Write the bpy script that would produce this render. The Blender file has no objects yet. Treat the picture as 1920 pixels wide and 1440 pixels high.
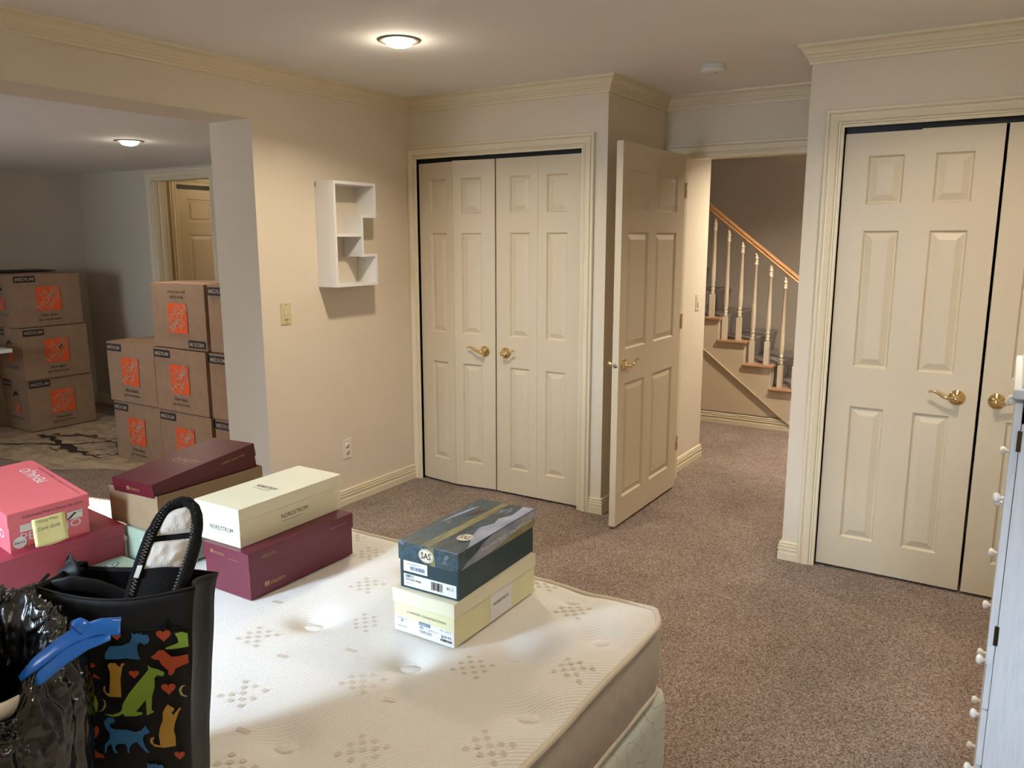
import bpy, math, random
from mathutils import Vector, Matrix, noise
from mathutils.geometry import tessellate_polygon
PI = math.pi
scn = bpy.context.scene
COL = scn.collection

# ------------------------------------------------------------------ camera
cam_d = bpy.data.cameras.new('camera'); cam = bpy.data.objects.new('camera', cam_d); COL.objects.link(cam)
cam_d.sensor_width = 36.0; cam_d.lens = 1491.41 / 1920 * 36.0; cam_d.clip_start = .05
_r = Vector((.84381442, .5366349, -.00046169)); _u = Vector((-.09616274, .15205435, .98368298)); _f = Vector((-.52794882, .83000148, -.17990994))
M = Matrix((( _r[0], _u[0], -_f[0], 3.2872), (_r[1], _u[1], -_f[1], -3.9746), (_r[2], _u[2], -_f[2], 1.5649), (0, 0, 0, 1)))
cam.matrix_world = M
scn.camera = cam
scn.view_settings.view_transform = 'Standard'
scn.view_settings.look = 'None'
scn.view_settings.gamma = 1.0
scn.view_settings.use_curve_mapping = False
scn.view_settings.exposure = -0.37

# ------------------------------------------------------------------ world, sun, daylight
wd = bpy.data.worlds.new('world'); scn.world = wd; wd.use_nodes = True
bgn = wd.node_tree.nodes['Background']; bgn.inputs[0].default_value = (.55, .70, 1.0, 1); bgn.inputs[1].default_value = .5

def light(name, kind, loc, color, power, **kw):
    d = bpy.data.lights.new(name, kind); d.color = color; d.energy = power
    o = bpy.data.objects.new(name, d); COL.objects.link(o); o.location = loc
    for k, v in kw.items():
        if k == 'to': o.rotation_euler = (Vector(v) - Vector(loc)).to_track_quat('-Z', 'Y').to_euler()
        else: setattr(d, k, v)
    return o
DAY = (.62, .80, 1.0)
WARM = (1.0, .86, .67)
light('daylight_window_bed', 'AREA', (1.17, -5.03, 1.55), DAY, 42, shape='RECTANGLE', size=.37, size_y=1.0, to=(1.72, -2.75, .56), spread=math.radians(74))
light('daylight_window_side_room', 'AREA', (-1.3, -5.03, 1.45), (.80, .89, 1.0), 27, shape='RECTANGLE', size=1.1, size_y=.85, to=(-2.15, -1.6, 1.35), spread=math.radians(100))
light('daylight_fill_dresser', 'AREA', (3.55, -4.43, 1.75), DAY, 4.6, shape='RECTANGLE', size=.5, size_y=.45, to=(3.62, -1.97, .45), spread=math.radians(42))  # added fill lamp, brightens the side of the dresser
sun = light('sun', 'SUN', (-8, -6, 5), (1.0, .96, .90), 100.0, angle=math.radians(1.2))
sun.rotation_euler = Vector((1.01, .23, -.50)).to_track_quat('-Z', 'Y').to_euler()

# ------------------------------------------------------------------ materials
def mat(name, col, rough=.6, metal=0, spec=.5, **kw):
    m = bpy.data.materials.new(name); m.use_nodes = True
    b = m.node_tree.nodes['Principled BSDF']
    b.inputs['Base Color'].default_value = (*col, 1); b.inputs['Roughness'].default_value = rough
    b.inputs['Metallic'].default_value = metal; b.inputs['Specular IOR Level'].default_value = spec
    for k, v in kw.items(): b.inputs[k].default_value = v
    return m
def nodes(m): return m.node_tree.nodes, m.node_tree.links, m.node_tree.nodes['Principled BSDF']
def tc(m, scale=(1, 1, 1), rot=(0, 0, 0)):
    n, l, b = nodes(m)
    t = n.new('ShaderNodeTexCoord'); mp = n.new('ShaderNodeMapping')
    mp.inputs['Scale'].default_value = scale; mp.inputs['Rotation'].default_value = rot
    l.new(t.outputs['Object'], mp.inputs[0]); return mp.outputs[0]
def noise_n(m, vec, scale, detail=2, rough=.5):
    n, l, b = nodes(m); t = n.new('ShaderNodeTexNoise')
    t.inputs['Scale'].default_value = scale; t.inputs['Detail'].default_value = detail; t.inputs['Roughness'].default_value = rough
    l.new(vec, t.inputs['Vector']); return t.outputs['Fac']
def ramp(m, fac, stops, interp='LINEAR'):
    n, l, b = nodes(m); r = n.new('ShaderNodeValToRGB'); r.color_ramp.interpolation = interp
    el = r.color_ramp.elements
    while len(el) < len(stops): el.new(.5)
    for e, (p, c) in zip(el, stops): e.position = p; e.color = (*c, 1)
    l.new(fac, r.inputs[0]); return r.outputs[0]
def bump(m, h, strength=.2, dist=.01, prev=None):
    n, l, b = nodes(m); bp = n.new('ShaderNodeBump'); bp.inputs['Strength'].default_value = strength; bp.inputs['Distance'].default_value = dist
    l.new(h, bp.inputs['Height'])
    if prev is not None: l.new(prev, bp.inputs['Normal'])
    l.new(bp.outputs[0], b.inputs['Normal']); return bp.outputs[0]
def setcol(m, c): m.node_tree.links.new(c, m.node_tree.nodes['Principled BSDF'].inputs['Base Color'])
def varied(name, col, rough, amt=.06, scale=3, bs=0, bscale=200, **kw):
    m = mat(name, col, rough, **kw); v = tc(m)
    f = noise_n(m, v, scale, 3)
    setcol(m, ramp(m, f, [(.3, tuple(c * (1 - amt) for c in col)), (.7, tuple(min(1, c * (1 + amt)) for c in col))]))
    if bs: bump(m, noise_n(m, v, bscale, 2), bs, .002)
    return m
def emis(name, col, s):
    m = mat(name, (.9, .9, .9), .4); b = m.node_tree.nodes['Principled BSDF']
    b.inputs['Emission Color'].default_value = (*col, 1); b.inputs['Emission Strength'].default_value = s
    return m
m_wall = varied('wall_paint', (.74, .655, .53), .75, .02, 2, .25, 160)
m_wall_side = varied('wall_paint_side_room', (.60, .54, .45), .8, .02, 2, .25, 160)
m_ceil = varied('ceiling_paint', (.86, .86, .845), .85, .015, 2, .25, 160)
m_trim = varied('trim_enamel', (.76, .67, .49), .38, .02, 3)
m_door = varied('door_enamel', (.64, .545, .395), .42, .02, 3, .15, 90)
m_taupe = varied('stairwell_paint', (.50, .45, .40), .85, .03, 2)
m_under = varied('under_stair_paint', (.62, .50, .36), .7, .03, 2)
m_black = mat('black_void', (.004, .004, .005), .8)
m_track = mat('track_black', (.01, .01, .011), .4, .6)
m_brass = mat('polished_brass', (.86, .68, .36), .10, 1.0)
m_dbrass = mat('aged_brass', (.10, .075, .035), .35, .9)
m_steel = mat('latch_steel', (.35, .33, .30), .3, .9)
m_almond = mat('almond_plastic', (.66, .55, .34), .35)
m_ivory = mat('ivory_plastic', (.80, .74, .62), .3)
m_slot = mat('outlet_slot', (.10, .07, .05), .5)
m_white = varied('white_laminate', (.80, .80, .79), .4, .02, 4)
m_plasticw = mat('white_plastic', (.78, .76, .72), .35)
m_grey_ring = mat('lamp_trim_ring', (.17, .16, .145), .4)
m_bulb = emis('lamp_glow', (1, .87, .66), 30)
m_oak = mat('oak', (.50, .27, .12), .3)
v = tc(m_oak, (1, 12, 12)); setcol(m_oak, ramp(m_oak, noise_n(m_oak, v, 9, 4), [(.3, (.42, .21, .085)), (.7, (.60, .34, .15))]))
m_oak2 = mat('oak_tread', (.42, .24, .14), .4)
m_bal = mat('baluster_paint', (.74, .64, .50), .45)

# carpet
m_carpet = mat('carpet', (.3, .2, .16), .97, spec=.1)
v = tc(m_carpet)
n_, l_, b_ = nodes(m_carpet)
f1 = noise_n(m_carpet, v, 170, 3, .75)
c1 = ramp(m_carpet, f1, [(.28, (.045, .028, .022)), (.40, (.22, .155, .125)), (.50, (.41, .318, .265)), (.60, (.60, .495, .43)), (.72, (.82, .73, .66))])
f2 = noise_n(m_carpet, v, 2.6, 3, .6)
c2 = ramp(m_carpet, f2, [(.3, (.80, .78, .78)), (.7, (1.05, 1.03, 1.02))])
mx = n_.new('ShaderNodeMixRGB'); mx.blend_type = 'MULTIPLY'; mx.inputs[0].default_value = 1
l_.new(c1, mx.inputs[1]); l_.new(c2, mx.inputs[2]); setcol(m_carpet, mx.outputs[0])
bump(m_carpet, f1, 1.0, .012)

def cardboard(name, col):
    m = mat(name, col, .8, spec=.2); v = tc(m); f = noise_n(m, v, 14, 4)
    setcol(m, ramp(m, f, [(.3, tuple(c * .93 for c in col)), (.7, tuple(c * 1.06 for c in col))]))
    bump(m, noise_n(m, tc(m, (220, 220, 4)), 1, 1), .12, .001); return m
m_card = cardboard('cardboard', (.34, .225, .145))
m_card2 = cardboard('shoe_cardboard', (.25, .165, .095))
m_tape = mat('packing_tape', (.40, .29, .20), .25)
m_orange = mat('orange_print', (.80, .11, .025), .6)
m_navy = mat('navy_print', (.022, .024, .032), .6)
m_paper = mat('white_paper', (.80, .80, .80), .7)
m_ink = mat('black_ink', (.012, .012, .012), .6)
m_inkg = mat('grey_ink', (.16, .16, .15), .6)
m_inkb = mat('blue_ink', (.05, .16, .32), .6)
m_gold = mat('gold_foil', (.42, .27, .12), .35, .5)
m_cream = varied('cream_paperboard', (.78, .74, .55), .5, .02, 8)
m_creamend = varied('pale_and_daylit_cream', (.80, .79, .62), .5, .02, 8)
m_yellowbox = varied('yellow_cream_paperboard', (.76, .72, .45), .5, .03, 8)
m_maroon = varied('maroon_paperboard', (.080, .008, .013), .36, .08, 8)
m_plum = varied('plum_paperboard', (.115, .010, .027), .42, .06, 8)
m_pink = varied('pink_paperboard', (.66, .140, .165), .5, .03, 8)
m_crimson = varied('crimson_paperboard', (.30, .035, .060), .45, .05, 8)
m_teal = mat('dark_teal_paperboard', (.006, .035, .045), .4)
m_sage = varied('sage_paperboard', (.30, .36, .27), .5, .05, 8)
m_note = mat('sticky_note_yellow', (.80, .72, .33), .7)
m_knob = mat('white_ceramic', (.88, .85, .80), .18)
# landscape picture on the teal box lid
m_pic = mat('landscape_print', (.1, .2, .3), .28)
v = tc(m_pic, (9, 3.2, 9)); f = noise_n(m_pic, v, 2.4, 7, .65)
setcol(m_pic, ramp(m_pic, f, [(.30, (.008, .018, .018)), (.42, (.018, .045, .050)), (.49, (.035, .085, .13)), (.55, (.030, .045, .022)), (.61, (.10, .13, .18)), (.70, (.34, .36, .42))]))
m_pic_band = mat('landscape_band', (.26, .24, .12), .28)
v = tc(m_pic_band, (40, 5, 10)); setcol(m_pic_band, ramp(m_pic_band, noise_n(m_pic_band, v, 1.5, 4), [(.35, (.10, .07, .03)), (.55, (.30, .27, .12)), (.7, (.10, .12, .06))]))
m_pic_sky = mat('landscape_cloud', (.30, .33, .42), .28)
v = tc(m_pic_sky, (20, 10, 20)); setcol(m_pic_sky, ramp(m_pic_sky, noise_n(m_pic_sky, v, 1.2, 4), [(.35, (.22, .25, .34)), (.65, (.42, .43, .50))]))
# mattress
m_mat = mat('mattress_knit', (.83, .81, .77), .75, spec=.25)
n_, l_, b_ = nodes(m_mat)
v = tc(m_mat, (1, 1, 1), (0, 0, .60)); w = n_.new('ShaderNodeTexWave'); w.inputs['Scale'].default_value = 42; w.inputs['Distortion'].default_value = .6
w.inputs['Detail'].default_value = 1; l_.new(v, w.inputs['Vector'])
vo = n_.new('ShaderNodeTexVoronoi'); vo.inputs['Scale'].default_value = 260; l_.new(v, vo.inputs['Vector'])
p1 = bump(m_mat, w.outputs['Fac'], .32, .003); bump(m_mat, vo.outputs['Distance'], .35, .002, p1)
m_matside = mat('mattress_border_satin', (.50, .44, .35), .42, spec=.5)
n_, l_, b_ = nodes(m_matside)
v = tc(m_matside, (1, 1, 1)); br = n_.new('ShaderNodeTexWave'); br.inputs['Scale'].default_value = 10; br.wave_type = 'BANDS'; br.bands_direction = 'DIAGONAL'
br.inputs['Distortion'].default_value = 1.2; l_.new(v, br.inputs['Vector'])
v2 = tc(m_matside, (-1, -1, 1)); br2 = n_.new('ShaderNodeTexWave'); br2.inputs['Scale'].default_value = 10; br2.wave_type = 'BANDS'; br2.bands_direction = 'DIAGONAL'
br2.inputs['Distortion'].default_value = 1.2; l_.new(v2, br2.inputs['Vector'])
p1 = bump(m_matside, br.outputs['Fac'], .2, .004); bump(m_matside, br2.outputs['Fac'], .2, .004, p1)
m_piping = mat('piping_fabric', (.66, .57, .46), .6)
m_tan = mat('woven_tan_thread', (.62, .55, .46), .42)
m_spring = mat('box_spring_damask', (.60, .62, .52), .55)
v = tc(m_spring, (1, 1, 1)); f = noise_n(m_spring, v, 16, 1, .3)
setcol(m_spring, ramp(m_spring, f, [(.0, (.60, .63, .54)), (.485, (.60, .63, .54)), (.5, (.33, .36, .31)), (.515, (.60, .63, .54)), (1, (.63, .65, .56))]))
# bags
m_tote = mat('tote_black', (.011, .011, .012), .55, spec=.3); bump(m_tote, noise_n(m_tote, tc(m_tote), 9, 3), .35, .02)
m_totein = mat('tote_inside', (.004, .004, .005), .8, spec=.1)
m_pblue = mat('print_blue', (.035, .17, .42), .55); m_pgreen = mat('print_green', (.26, .42, .05), .55)
m_pred = mat('print_red', (.48, .07, .025), .55); m_pyel = mat('print_yellow', (.52, .30, .05), .55); m_pcream = mat('print_cream', (.38, .33, .16), .55)
m_bag = mat('trash_plastic', (.006, .006, .007), .22, spec=.8)
v = tc(m_bag); p1 = bump(m_bag, noise_n(m_bag, v, 16, 3, .5), .45, .02); bump(m_bag, noise_n(m_bag, v, 60, 2), .2, .003, p1)
m_blue = mat('blue_plastic', (.01, .18, .85), .22, spec=.7)
m_bin = mat('bin_white', (.72, .66, .58), .35)
m_brownpaper = varied('brown_paper', (.36, .22, .10), .8, .2, 20)
m_suede = mat('black_suede', (.010, .010, .011), .9, spec=.15); bump(m_suede, noise_n(m_suede, tc(m_suede), 300, 2), .6, .003)
m_fleece = mat('fleece', (.80, .76, .70), .95, spec=.1); bump(m_fleece, noise_n(m_fleece, tc(m_fleece), 220, 4, .7), .8, .003)
m_thread = mat('white_thread', (.62, .60, .56), .7)
m_cloth = mat('drop_cloth_canvas', (.46, .36, .25), .9, spec=.1)
v = tc(m_cloth); f = noise_n(m_cloth, v, 5, 5, .65)
setcol(m_cloth, ramp(m_cloth, f, [(.30, (.30, .22, .14)), (.5, (.46, .36, .25)), (.75, (.55, .45, .33))])); bump(m_cloth, noise_n(m_cloth, v, 16, 4), .7, .03)
m_dark = mat('dark_brown_print', (.035, .018, .012), .8); m_amber = mat('amber_print', (.52, .24, .03), .7); m_umber = mat('umber_print', (.11, .055, .04), .8)
m_plasticover = mat('plastic_covered_carpet', (.30, .265, .25), .22, spec=.6)
v = tc(m_plasticover); bump(m_plasticover, noise_n(m_plasticover, v, 14, 5, .7), .8, .03)
m_wgrain = mat('white_woodgrain', (.76, .78, .80), .5)
v = tc(m_wgrain, (14, 14, 1.2)); f = noise_n(m_wgrain, v, 9, 4, .6)
setcol(m_wgrain, ramp(m_wgrain, f, [(.3, (.70, .72, .75)), (.6, (.79, .80, .82))])); bump(m_wgrain, f, .25, .003)
m_board = mat('dark_board', (.03, .025, .02), .6)

# ------------------------------------------------------------------ mesh helpers
class MB:
    def __init__(s): s.v = []; s.f = []; s.mi = []; s.mats = []; s.sm = []
    def m(s, mt):
        if mt not in s.mats: s.mats.append(mt)
        return s.mats.index(mt)
    def add(s, vs, fs, mt, M=None, smooth=False):
        b = len(s.v); k = s.m(mt)
        for p in vs:
            p = Vector(p); s.v.append(M @ p if M is not None else p)
        for f in fs: s.f.append([b + i for i in f]); s.mi.append(k); s.sm.append(smooth)
        return b
    def box(s, a, b, mt, M=None):
        x0, y0, z0 = a; x1, y1, z1 = b
        vs = [(x0, y0, z0), (x1, y0, z0), (x1, y1, z0), (x0, y1, z0), (x0, y0, z1), (x1, y0, z1), (x1, y1, z1), (x0, y1, z1)]
        s.add(vs, [(0, 3, 2, 1), (4, 5, 6, 7), (0, 1, 5, 4), (1, 2, 6, 5), (2, 3, 7, 6), (3, 0, 4, 7)], mt, M); return s
    def sweep(s, pts, frames, prof, mt, caps=True, closed_prof=True, smooth=False, loop=False):
        n = len(prof); vs = []
        for P, (A, B) in zip(pts, frames):
            P = Vector(P); A = Vector(A); B = Vector(B)
            for a, b in prof: vs.append(P + A * a + B * b)
        fs = []; K = len(pts)
        for i in range(K if loop else K - 1):
            i2 = (i + 1) % K
            for j in range(n if closed_prof else n - 1):
                j2 = (j + 1) % n; fs.append((i * n + j, i * n + j2, i2 * n + j2, i2 * n + j))
        if caps and not loop: fs.append(tuple(range(n))[::-1]); fs.append(tuple((K - 1) * n + j for j in range(n)))
        s.add(vs, fs, mt, None, smooth); return s
    def tube(s, pts, r, mt, seg=10, M=None, flat=1.0, caps=True, loop=False, up=(0, 0, 1)):
        pts = [Vector(p) for p in pts]; K = len(pts)
        rs = r if isinstance(r, (list, tuple)) else [r] * K
        fr = []
        for i in range(K):
            if loop: t = pts[(i + 1) % K] - pts[i - 1]
            else: t = pts[min(i + 1, K - 1)] - pts[max(i - 1, 0)]
            t.normalize(); u = Vector(up)
            if abs(u.dot(t)) > .95: u = Vector((1, 0, 0)) if abs(t.x) < .9 else Vector((0, 1, 0))
            a = t.cross(u).normalized(); b = a.cross(t).normalized(); fr.append((a, b))
        vs = []
        for P, (a, b), rr in zip(pts, fr, rs):
            for k in range(seg):
                q = 2 * PI * k / seg; vs.append(P + a * rr * math.cos(q) + b * rr * flat * math.sin(q))
        fs = []
        for i in range(K if loop else K - 1):
            i2 = (i + 1) % K
            for k in range(seg):
                k2 = (k + 1) % seg; fs.append((i * seg + k, i * seg + k2, i2 * seg + k2, i2 * seg + k))
        if caps and not loop: fs.append(tuple(range(seg))[::-1]); fs.append(tuple((K - 1) * seg + j for j in range(seg)))
        s.add(vs, fs, mt, M, True); return s
    def lathe(s, prof, c, mt, seg=32, axis='z', M=None, smooth=True):
        c = Vector(c); vs = []
        for r, h in prof:
            for k in range(seg):
                q = 2 * PI * k / seg; a, b = r * math.cos(q), r * math.sin(q)
                p = {'z': (a, b, h), 'y': (a, h, b), 'x': (h, a, b)}[axis]; vs.append(c + Vector(p))
        n = len(prof); fs = []
        for i in range(n - 1):
            for k in range(seg):
                k2 = (k + 1) % seg; fs.append((i * seg + k, i * seg + k2, (i + 1) * seg + k2, (i + 1) * seg + k))
        if prof[0][0] > 1e-5: fs.append(tuple(range(seg))[::-1])
        if prof[-1][0] > 1e-5: fs.append(tuple((n - 1) * seg + k for k in range(seg)))
        s.add(vs, fs, mt, M, smooth); return s
    def poly(s, pts, o, u, v, mt, M=None):
        o = Vector(o); u = Vector(u); v = Vector(v)
        tri = tessellate_polygon([[Vector((a, b, 0)) for a, b in pts]])
        s.add([o + u * a + v * b for a, b in pts], [tuple(t) for t in tri], mt, M); return s
    def text(s, txt, o, u, v, width, mt, height=None, M=None, bold=0.0):
        vs, fs, w, h = text_geo(txt, bold)
        if not fs: return s
        sx = width / w; sy = (height / h) if height else sx
        o = Vector(o); u = Vector(u).normalized(); v = Vector(v).normalized()
        s.add([o + u * (x * sx) + v * (y * sy) for x, y in vs], fs, mt, M); return s
    def grid(s, fn, nu, nv, mt, smooth=True, wrap_u=False, M=None):
        vs = [fn(i / nu, j / nv) for i in range(nu + (0 if wrap_u else 1)) for j in range(nv + 1)]
        fs = []
        for i in range(nu):
            i2 = (i + 1) % nu if wrap_u else i + 1
            for j in range(nv): fs.append((i * (nv + 1) + j, i2 * (nv + 1) + j, i2 * (nv + 1) + j + 1, i * (nv + 1) + j + 1))
        s.add(vs, fs, mt, M, smooth); return s
    def build(s, name, parent=None, local=False, bevel=0, solid=0):
        off = Vector((0, 0, 0))
        if parent is not None and not local: off = OFF[parent.name]
        loc = Vector((0, 0, 0))
        if parent is None:
            xs = [p.x for p in s.v]; ys = [p.y for p in s.v]; zs = [p.z for p in s.v]
            loc = Vector(((min(xs) + max(xs)) / 2, (min(ys) + max(ys)) / 2, min(zs))); off = loc
        me = bpy.data.meshes.new(name); me.from_pydata([tuple(p - off) for p in s.v], [], s.f)
        for mt in s.mats: me.materials.append(mt)
        me.polygons.foreach_set('material_index', s.mi); me.polygons.foreach_set('use_smooth', s.sm); me.update()
        o = bpy.data.objects.new(name, me); COL.objects.link(o); o.location = loc
        if parent is not None: o.parent = parent; OFF[o.name] = OFF[parent.name]
        else: OFF[o.name] = loc
        if bevel:
            md = o.modifiers.new('bevel', 'BEVEL'); md.width = bevel; md.segments = 2; md.limit_method = 'ANGLE'; md.angle_limit = .6
        if solid:
            md = o.modifiers.new('solid', 'SOLIDIFY'); md.thickness = solid; md.offset = 0
        return o
OFF = {}
_tc = {}
def text_geo(txt, bold=0.0):
    key = (txt, bold)
    if key in _tc: return _tc[key]
    cu = bpy.data.curves.new('t', 'FONT'); cu.body = txt; cu.size = 1; cu.resolution_u = 2; cu.offset = bold; cu.align_x = 'CENTER'
    ob = bpy.data.objects.new('t', cu); COL.objects.link(ob)
    dg = bpy.context.evaluated_depsgraph_get(); me = bpy.data.meshes.new_from_object(ob.evaluated_get(dg))
    vs = [(p.co.x, p.co.y) for p in me.vertices]; fs = [tuple(p.vertices) for p in me.polygons]
    bpy.data.objects.remove(ob); bpy.data.curves.remove(cu); bpy.data.meshes.remove(me)
    if not vs: _tc[key] = ([], [], 1, 1); return _tc[key]
    x0 = min(a for a, b in vs); x1 = max(a for a, b in vs); y0 = min(b for a, b in vs); y1 = max(b for a, b in vs)
    vs = [(a - (x0 + x1) / 2, b - (y0 + y1) / 2) for a, b in vs]
    _tc[key] = (vs, fs, x1 - x0, y1 - y0); return _tc[key]
def tag(o, label=None, cat=None, group=None, kind=None):
    if label: o['label'] = label
    if cat: o['category'] = cat
    if group: o['group'] = group
    if kind: o['kind'] = kind
    return o
def thing(name, loc, label=None, cat=None, group=None, rot=(0, 0, 0), kind=None):
    o = bpy.data.objects.new(name, None); COL.objects.link(o); o.location = loc; o.rotation_euler = rot
    o.empty_display_size = .1; OFF[o.name] = Vector(loc)
    return tag(o, label, cat, group, kind)
def struct(mb, name, label, **kw): return tag(mb.build(name, **kw), label, None, None, 'structure')
def copy_tree(o, parent=None):
    c = o.copy(); COL.objects.link(c)
    if parent: c.parent = parent
    for ch in [x for x in bpy.data.objects if x.parent == o and x != c]: copy_tree(ch, c)
    return c

# ------------------------------------------------------------------ room dimensions
H = 2.045; ZC = 2.405; ZS = 2.15
XR = 1.363; D = .80; X2 = 2.41; E = -.1025; XE = 3.92
C1 = (.060, 1.212); C2 = (2.566, 3.790)
YB = -4.4; YF = -5.0; XL = -4.2; YD = .28

# ------------------------------------------------------------------ floor and ceilings
mb = MB(); mb.box((XL - .1, YF - .1, -.05), (XE + .1, 3.7, 0), m_carpet); o = mb.build('floor'); tag(o, 'brown speckled cut pile carpet across the bedroom and hall', kind='structure')
mb = MB(); mb.box((0, YB, ZC), (XE + .1, D + .12, ZC + .05), m_ceil); mb.box((-.5, D + .12, ZC), (XE + .1, 3.7, ZC + .05), m_ceil)
struct(mb, 'ceiling', 'white painted ceiling of the bedroom and hall')
mb = MB(); mb.box((XL - .1, YF - .1, ZS), (-.32, YD, ZS + .05), m_ceil); mb.box((-.32, YF - .1, ZS), (1.62, YB - .12, ZS + .05), m_ceil)
mb.box((-4.3, YD, 2.25), (-.32, 2.2, 2.3), m_ceil)
struct(mb, 'ceiling', 'lower white ceiling of the side room beyond the opening')

# ------------------------------------------------------------------ walls
def wall_holes_x(mb, y0, y1, x0, x1, z1, holes, mt):
    xs = x0
    for a, b, c, d in holes:
        mb.box((xs, y0, 0), (a, y1, z1), mt); mb.box((a, y0, 0), (b, y1, c), mt); mb.box((a, y0, d), (b, y1, z1), mt); xs = b
    mb.box((xs, y0, 0), (x1, y1, z1), mt)
mb = MB(); mb.box((-.32, -1.209, 0), (0, .7, ZC + .05), m_wall); mb.box((-.32, YB - .12, ZS), (0, -1.209, ZC + .05), m_wall)
struct(mb, 'wall_left', 'cream wall with the wide opening to the side room')
mb = MB(); mb.box((0, 0, 0), (C1[0], .12, ZC), m_wall); mb.box((C1[1], 0, 0), (XR, D, ZC), m_wall); mb.box((C1[0], 0, H), (C1[1], .12, ZC), m_wall)
mb.box((0, .66, 0), (C1[1], .70, ZC), m_wall)
struct(mb, 'wall_back', 'cream wall holding the middle closet')
mb = MB(); mb.box((XR - .15, D, 0), (1.462, D + .12, ZC), m_wall); mb.box((2.33, D, 0), (X2 + .1, D + .12, ZC), m_wall); mb.box((1.462, D, H), (2.33, D + .12, ZC), m_wall)
struct(mb, 'wall_doorway', 'recessed cream wall around the open bedroom doorway')
mb = MB(); mb.box((X2, E, 0), (C2[0], E + .12, ZC), m_wall); mb.box((C2[1], E, 0), (XE, E + .12, ZC), m_wall); mb.box((C2[0], E, H), (C2[1], E + .12, ZC), m_wall)
mb.box((X2, E + .12, 0), (X2 + .1, D, ZC), m_wall); mb.box((X2 + .1, .6, 0), (XE, .64, ZC), m_wall)
struct(mb, 'wall_closet', 'cream wall holding the right hand closet')
mb = MB(); mb.box((XE, YB - .12, 0), (XE + .1, .64, ZC), m_wall); struct(mb, 'wall_right', 'cream right hand wall of the bedroom')
mb = MB(); wall_holes_x(mb, YB - .12, YB, 1.52, XE + .1, ZC, [(3.28, 3.84, 1.5, 2.0)], m_wall); mb.box((1.80, YB, 0), (2.35, -3.98, ZC), m_wall); mb.box((1.52, YF, 0), (1.62, YB - .12, ZC), m_wall)  # the jut is added to cast the shadow edge on the bed
mb.box((0, YB - .12, ZS), (1.52, YB, ZC + .05), m_wall)
struct(mb, 'wall_front', 'cream wall behind the photographer with an added jut shading the bed')
# far wall with two windows behind the photographer
mb = MB()
wall_holes_x(mb, YF, YF + .1, XL, 1.52, ZS, [(-1.85, -.75, 1.0, 1.9), (.98, 1.36, 1.0, 2.08)], m_wall)
struct(mb, 'wall_far', 'cream far wall with windows behind the photographer')
for i, (a, b, c, d) in enumerate([(-1.85, -.75, 1.0, 1.9), (.98, 1.36, 1.0, 2.08)]):
    mb = MB()
    for q in ((a, a + .04, c, d), (b - .04, b, c, d), (a, b, c, c + .04), (a, b, d - .04, d), (a, b, (c + d) / 2 - .015, (c + d) / 2 + .015)):
        mb.box((q[0], YF + .02, q[2]), (q[1], YF + .07, q[3]), m_trim)
    struct(mb, 'window_%d' % (i + 1), 'window frame in the far wall behind the photographer')
# side room
mb = MB(); mb.box((XL, -3.3, 0), (-2.35, -3.2, ZS), m_wall_side); struct(mb, 'wall_daylight_block', 'added unseen partition keeping daylight off the far corner boxes')  # added out of view to block daylight from the dark corner stack
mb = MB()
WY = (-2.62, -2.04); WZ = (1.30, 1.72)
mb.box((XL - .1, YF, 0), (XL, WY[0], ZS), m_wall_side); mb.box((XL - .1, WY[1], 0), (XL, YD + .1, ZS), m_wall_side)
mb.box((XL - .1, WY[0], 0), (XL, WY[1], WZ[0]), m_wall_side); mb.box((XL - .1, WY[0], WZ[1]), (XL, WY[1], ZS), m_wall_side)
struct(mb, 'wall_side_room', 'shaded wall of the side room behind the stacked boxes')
mb = MB()
for q in ((WY[0], WY[0] + .03, *WZ), (WY[1] - .03, WY[1], *WZ), (*WY, WZ[0], WZ[0] + .03), (*WY, WZ[1] - .03, WZ[1])):
    mb.box((XL - .07, q[0], q[2]), (XL - .02, q[1], q[3]), m_trim)
struct(mb, 'window_3', 'small high window frame of the side room')
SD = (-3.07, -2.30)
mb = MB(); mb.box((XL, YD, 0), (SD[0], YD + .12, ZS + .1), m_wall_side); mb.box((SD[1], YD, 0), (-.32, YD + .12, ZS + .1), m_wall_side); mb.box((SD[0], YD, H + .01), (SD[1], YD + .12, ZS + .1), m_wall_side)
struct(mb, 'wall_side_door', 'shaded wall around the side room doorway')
mb = MB(); mb.box((-3.3, YD + .12, 0), (-3.2, 2.2, 2.25), m_wall); mb.box((-3.3, 2.2, 0), (-.3, 2.3, 2.3), m_wall); mb.box((-.42, YD + .12, 0), (-.32, 2.2, 2.25), m_wall)
struct(mb, 'wall_passage', 'warm lit wall of the passage beyond the side doorway')
# hall and stairwell
mb = MB(); mb.box((.4, D + .12, 0), (1.42, 1.50, ZC), m_wall); struct(mb, 'wall_hall', 'brightly lit cream hall wall with a light switch')
mb = MB(); mb.box((-.5, 3.6, 0), (XE, 3.7, ZC), m_taupe); struct(mb, 'wall_stairwell', 'dark taupe wall behind the staircase')
mb = MB(); mb.box((-.6, D + .12, 0), (-.5, 3.7, ZC), m_taupe); struct(mb, 'wall_hall_end', 'dark end wall of the hall')
mb = MB(); mb.box((XE, D, 0), (XE + .1, 3.7, ZC), m_taupe); mb.box((X2 + .1, D + .0, 0), (XE, D + .12, ZC), m_wall); struct(mb, 'wall_hall_right', 'right hand end wall of the hall')

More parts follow.
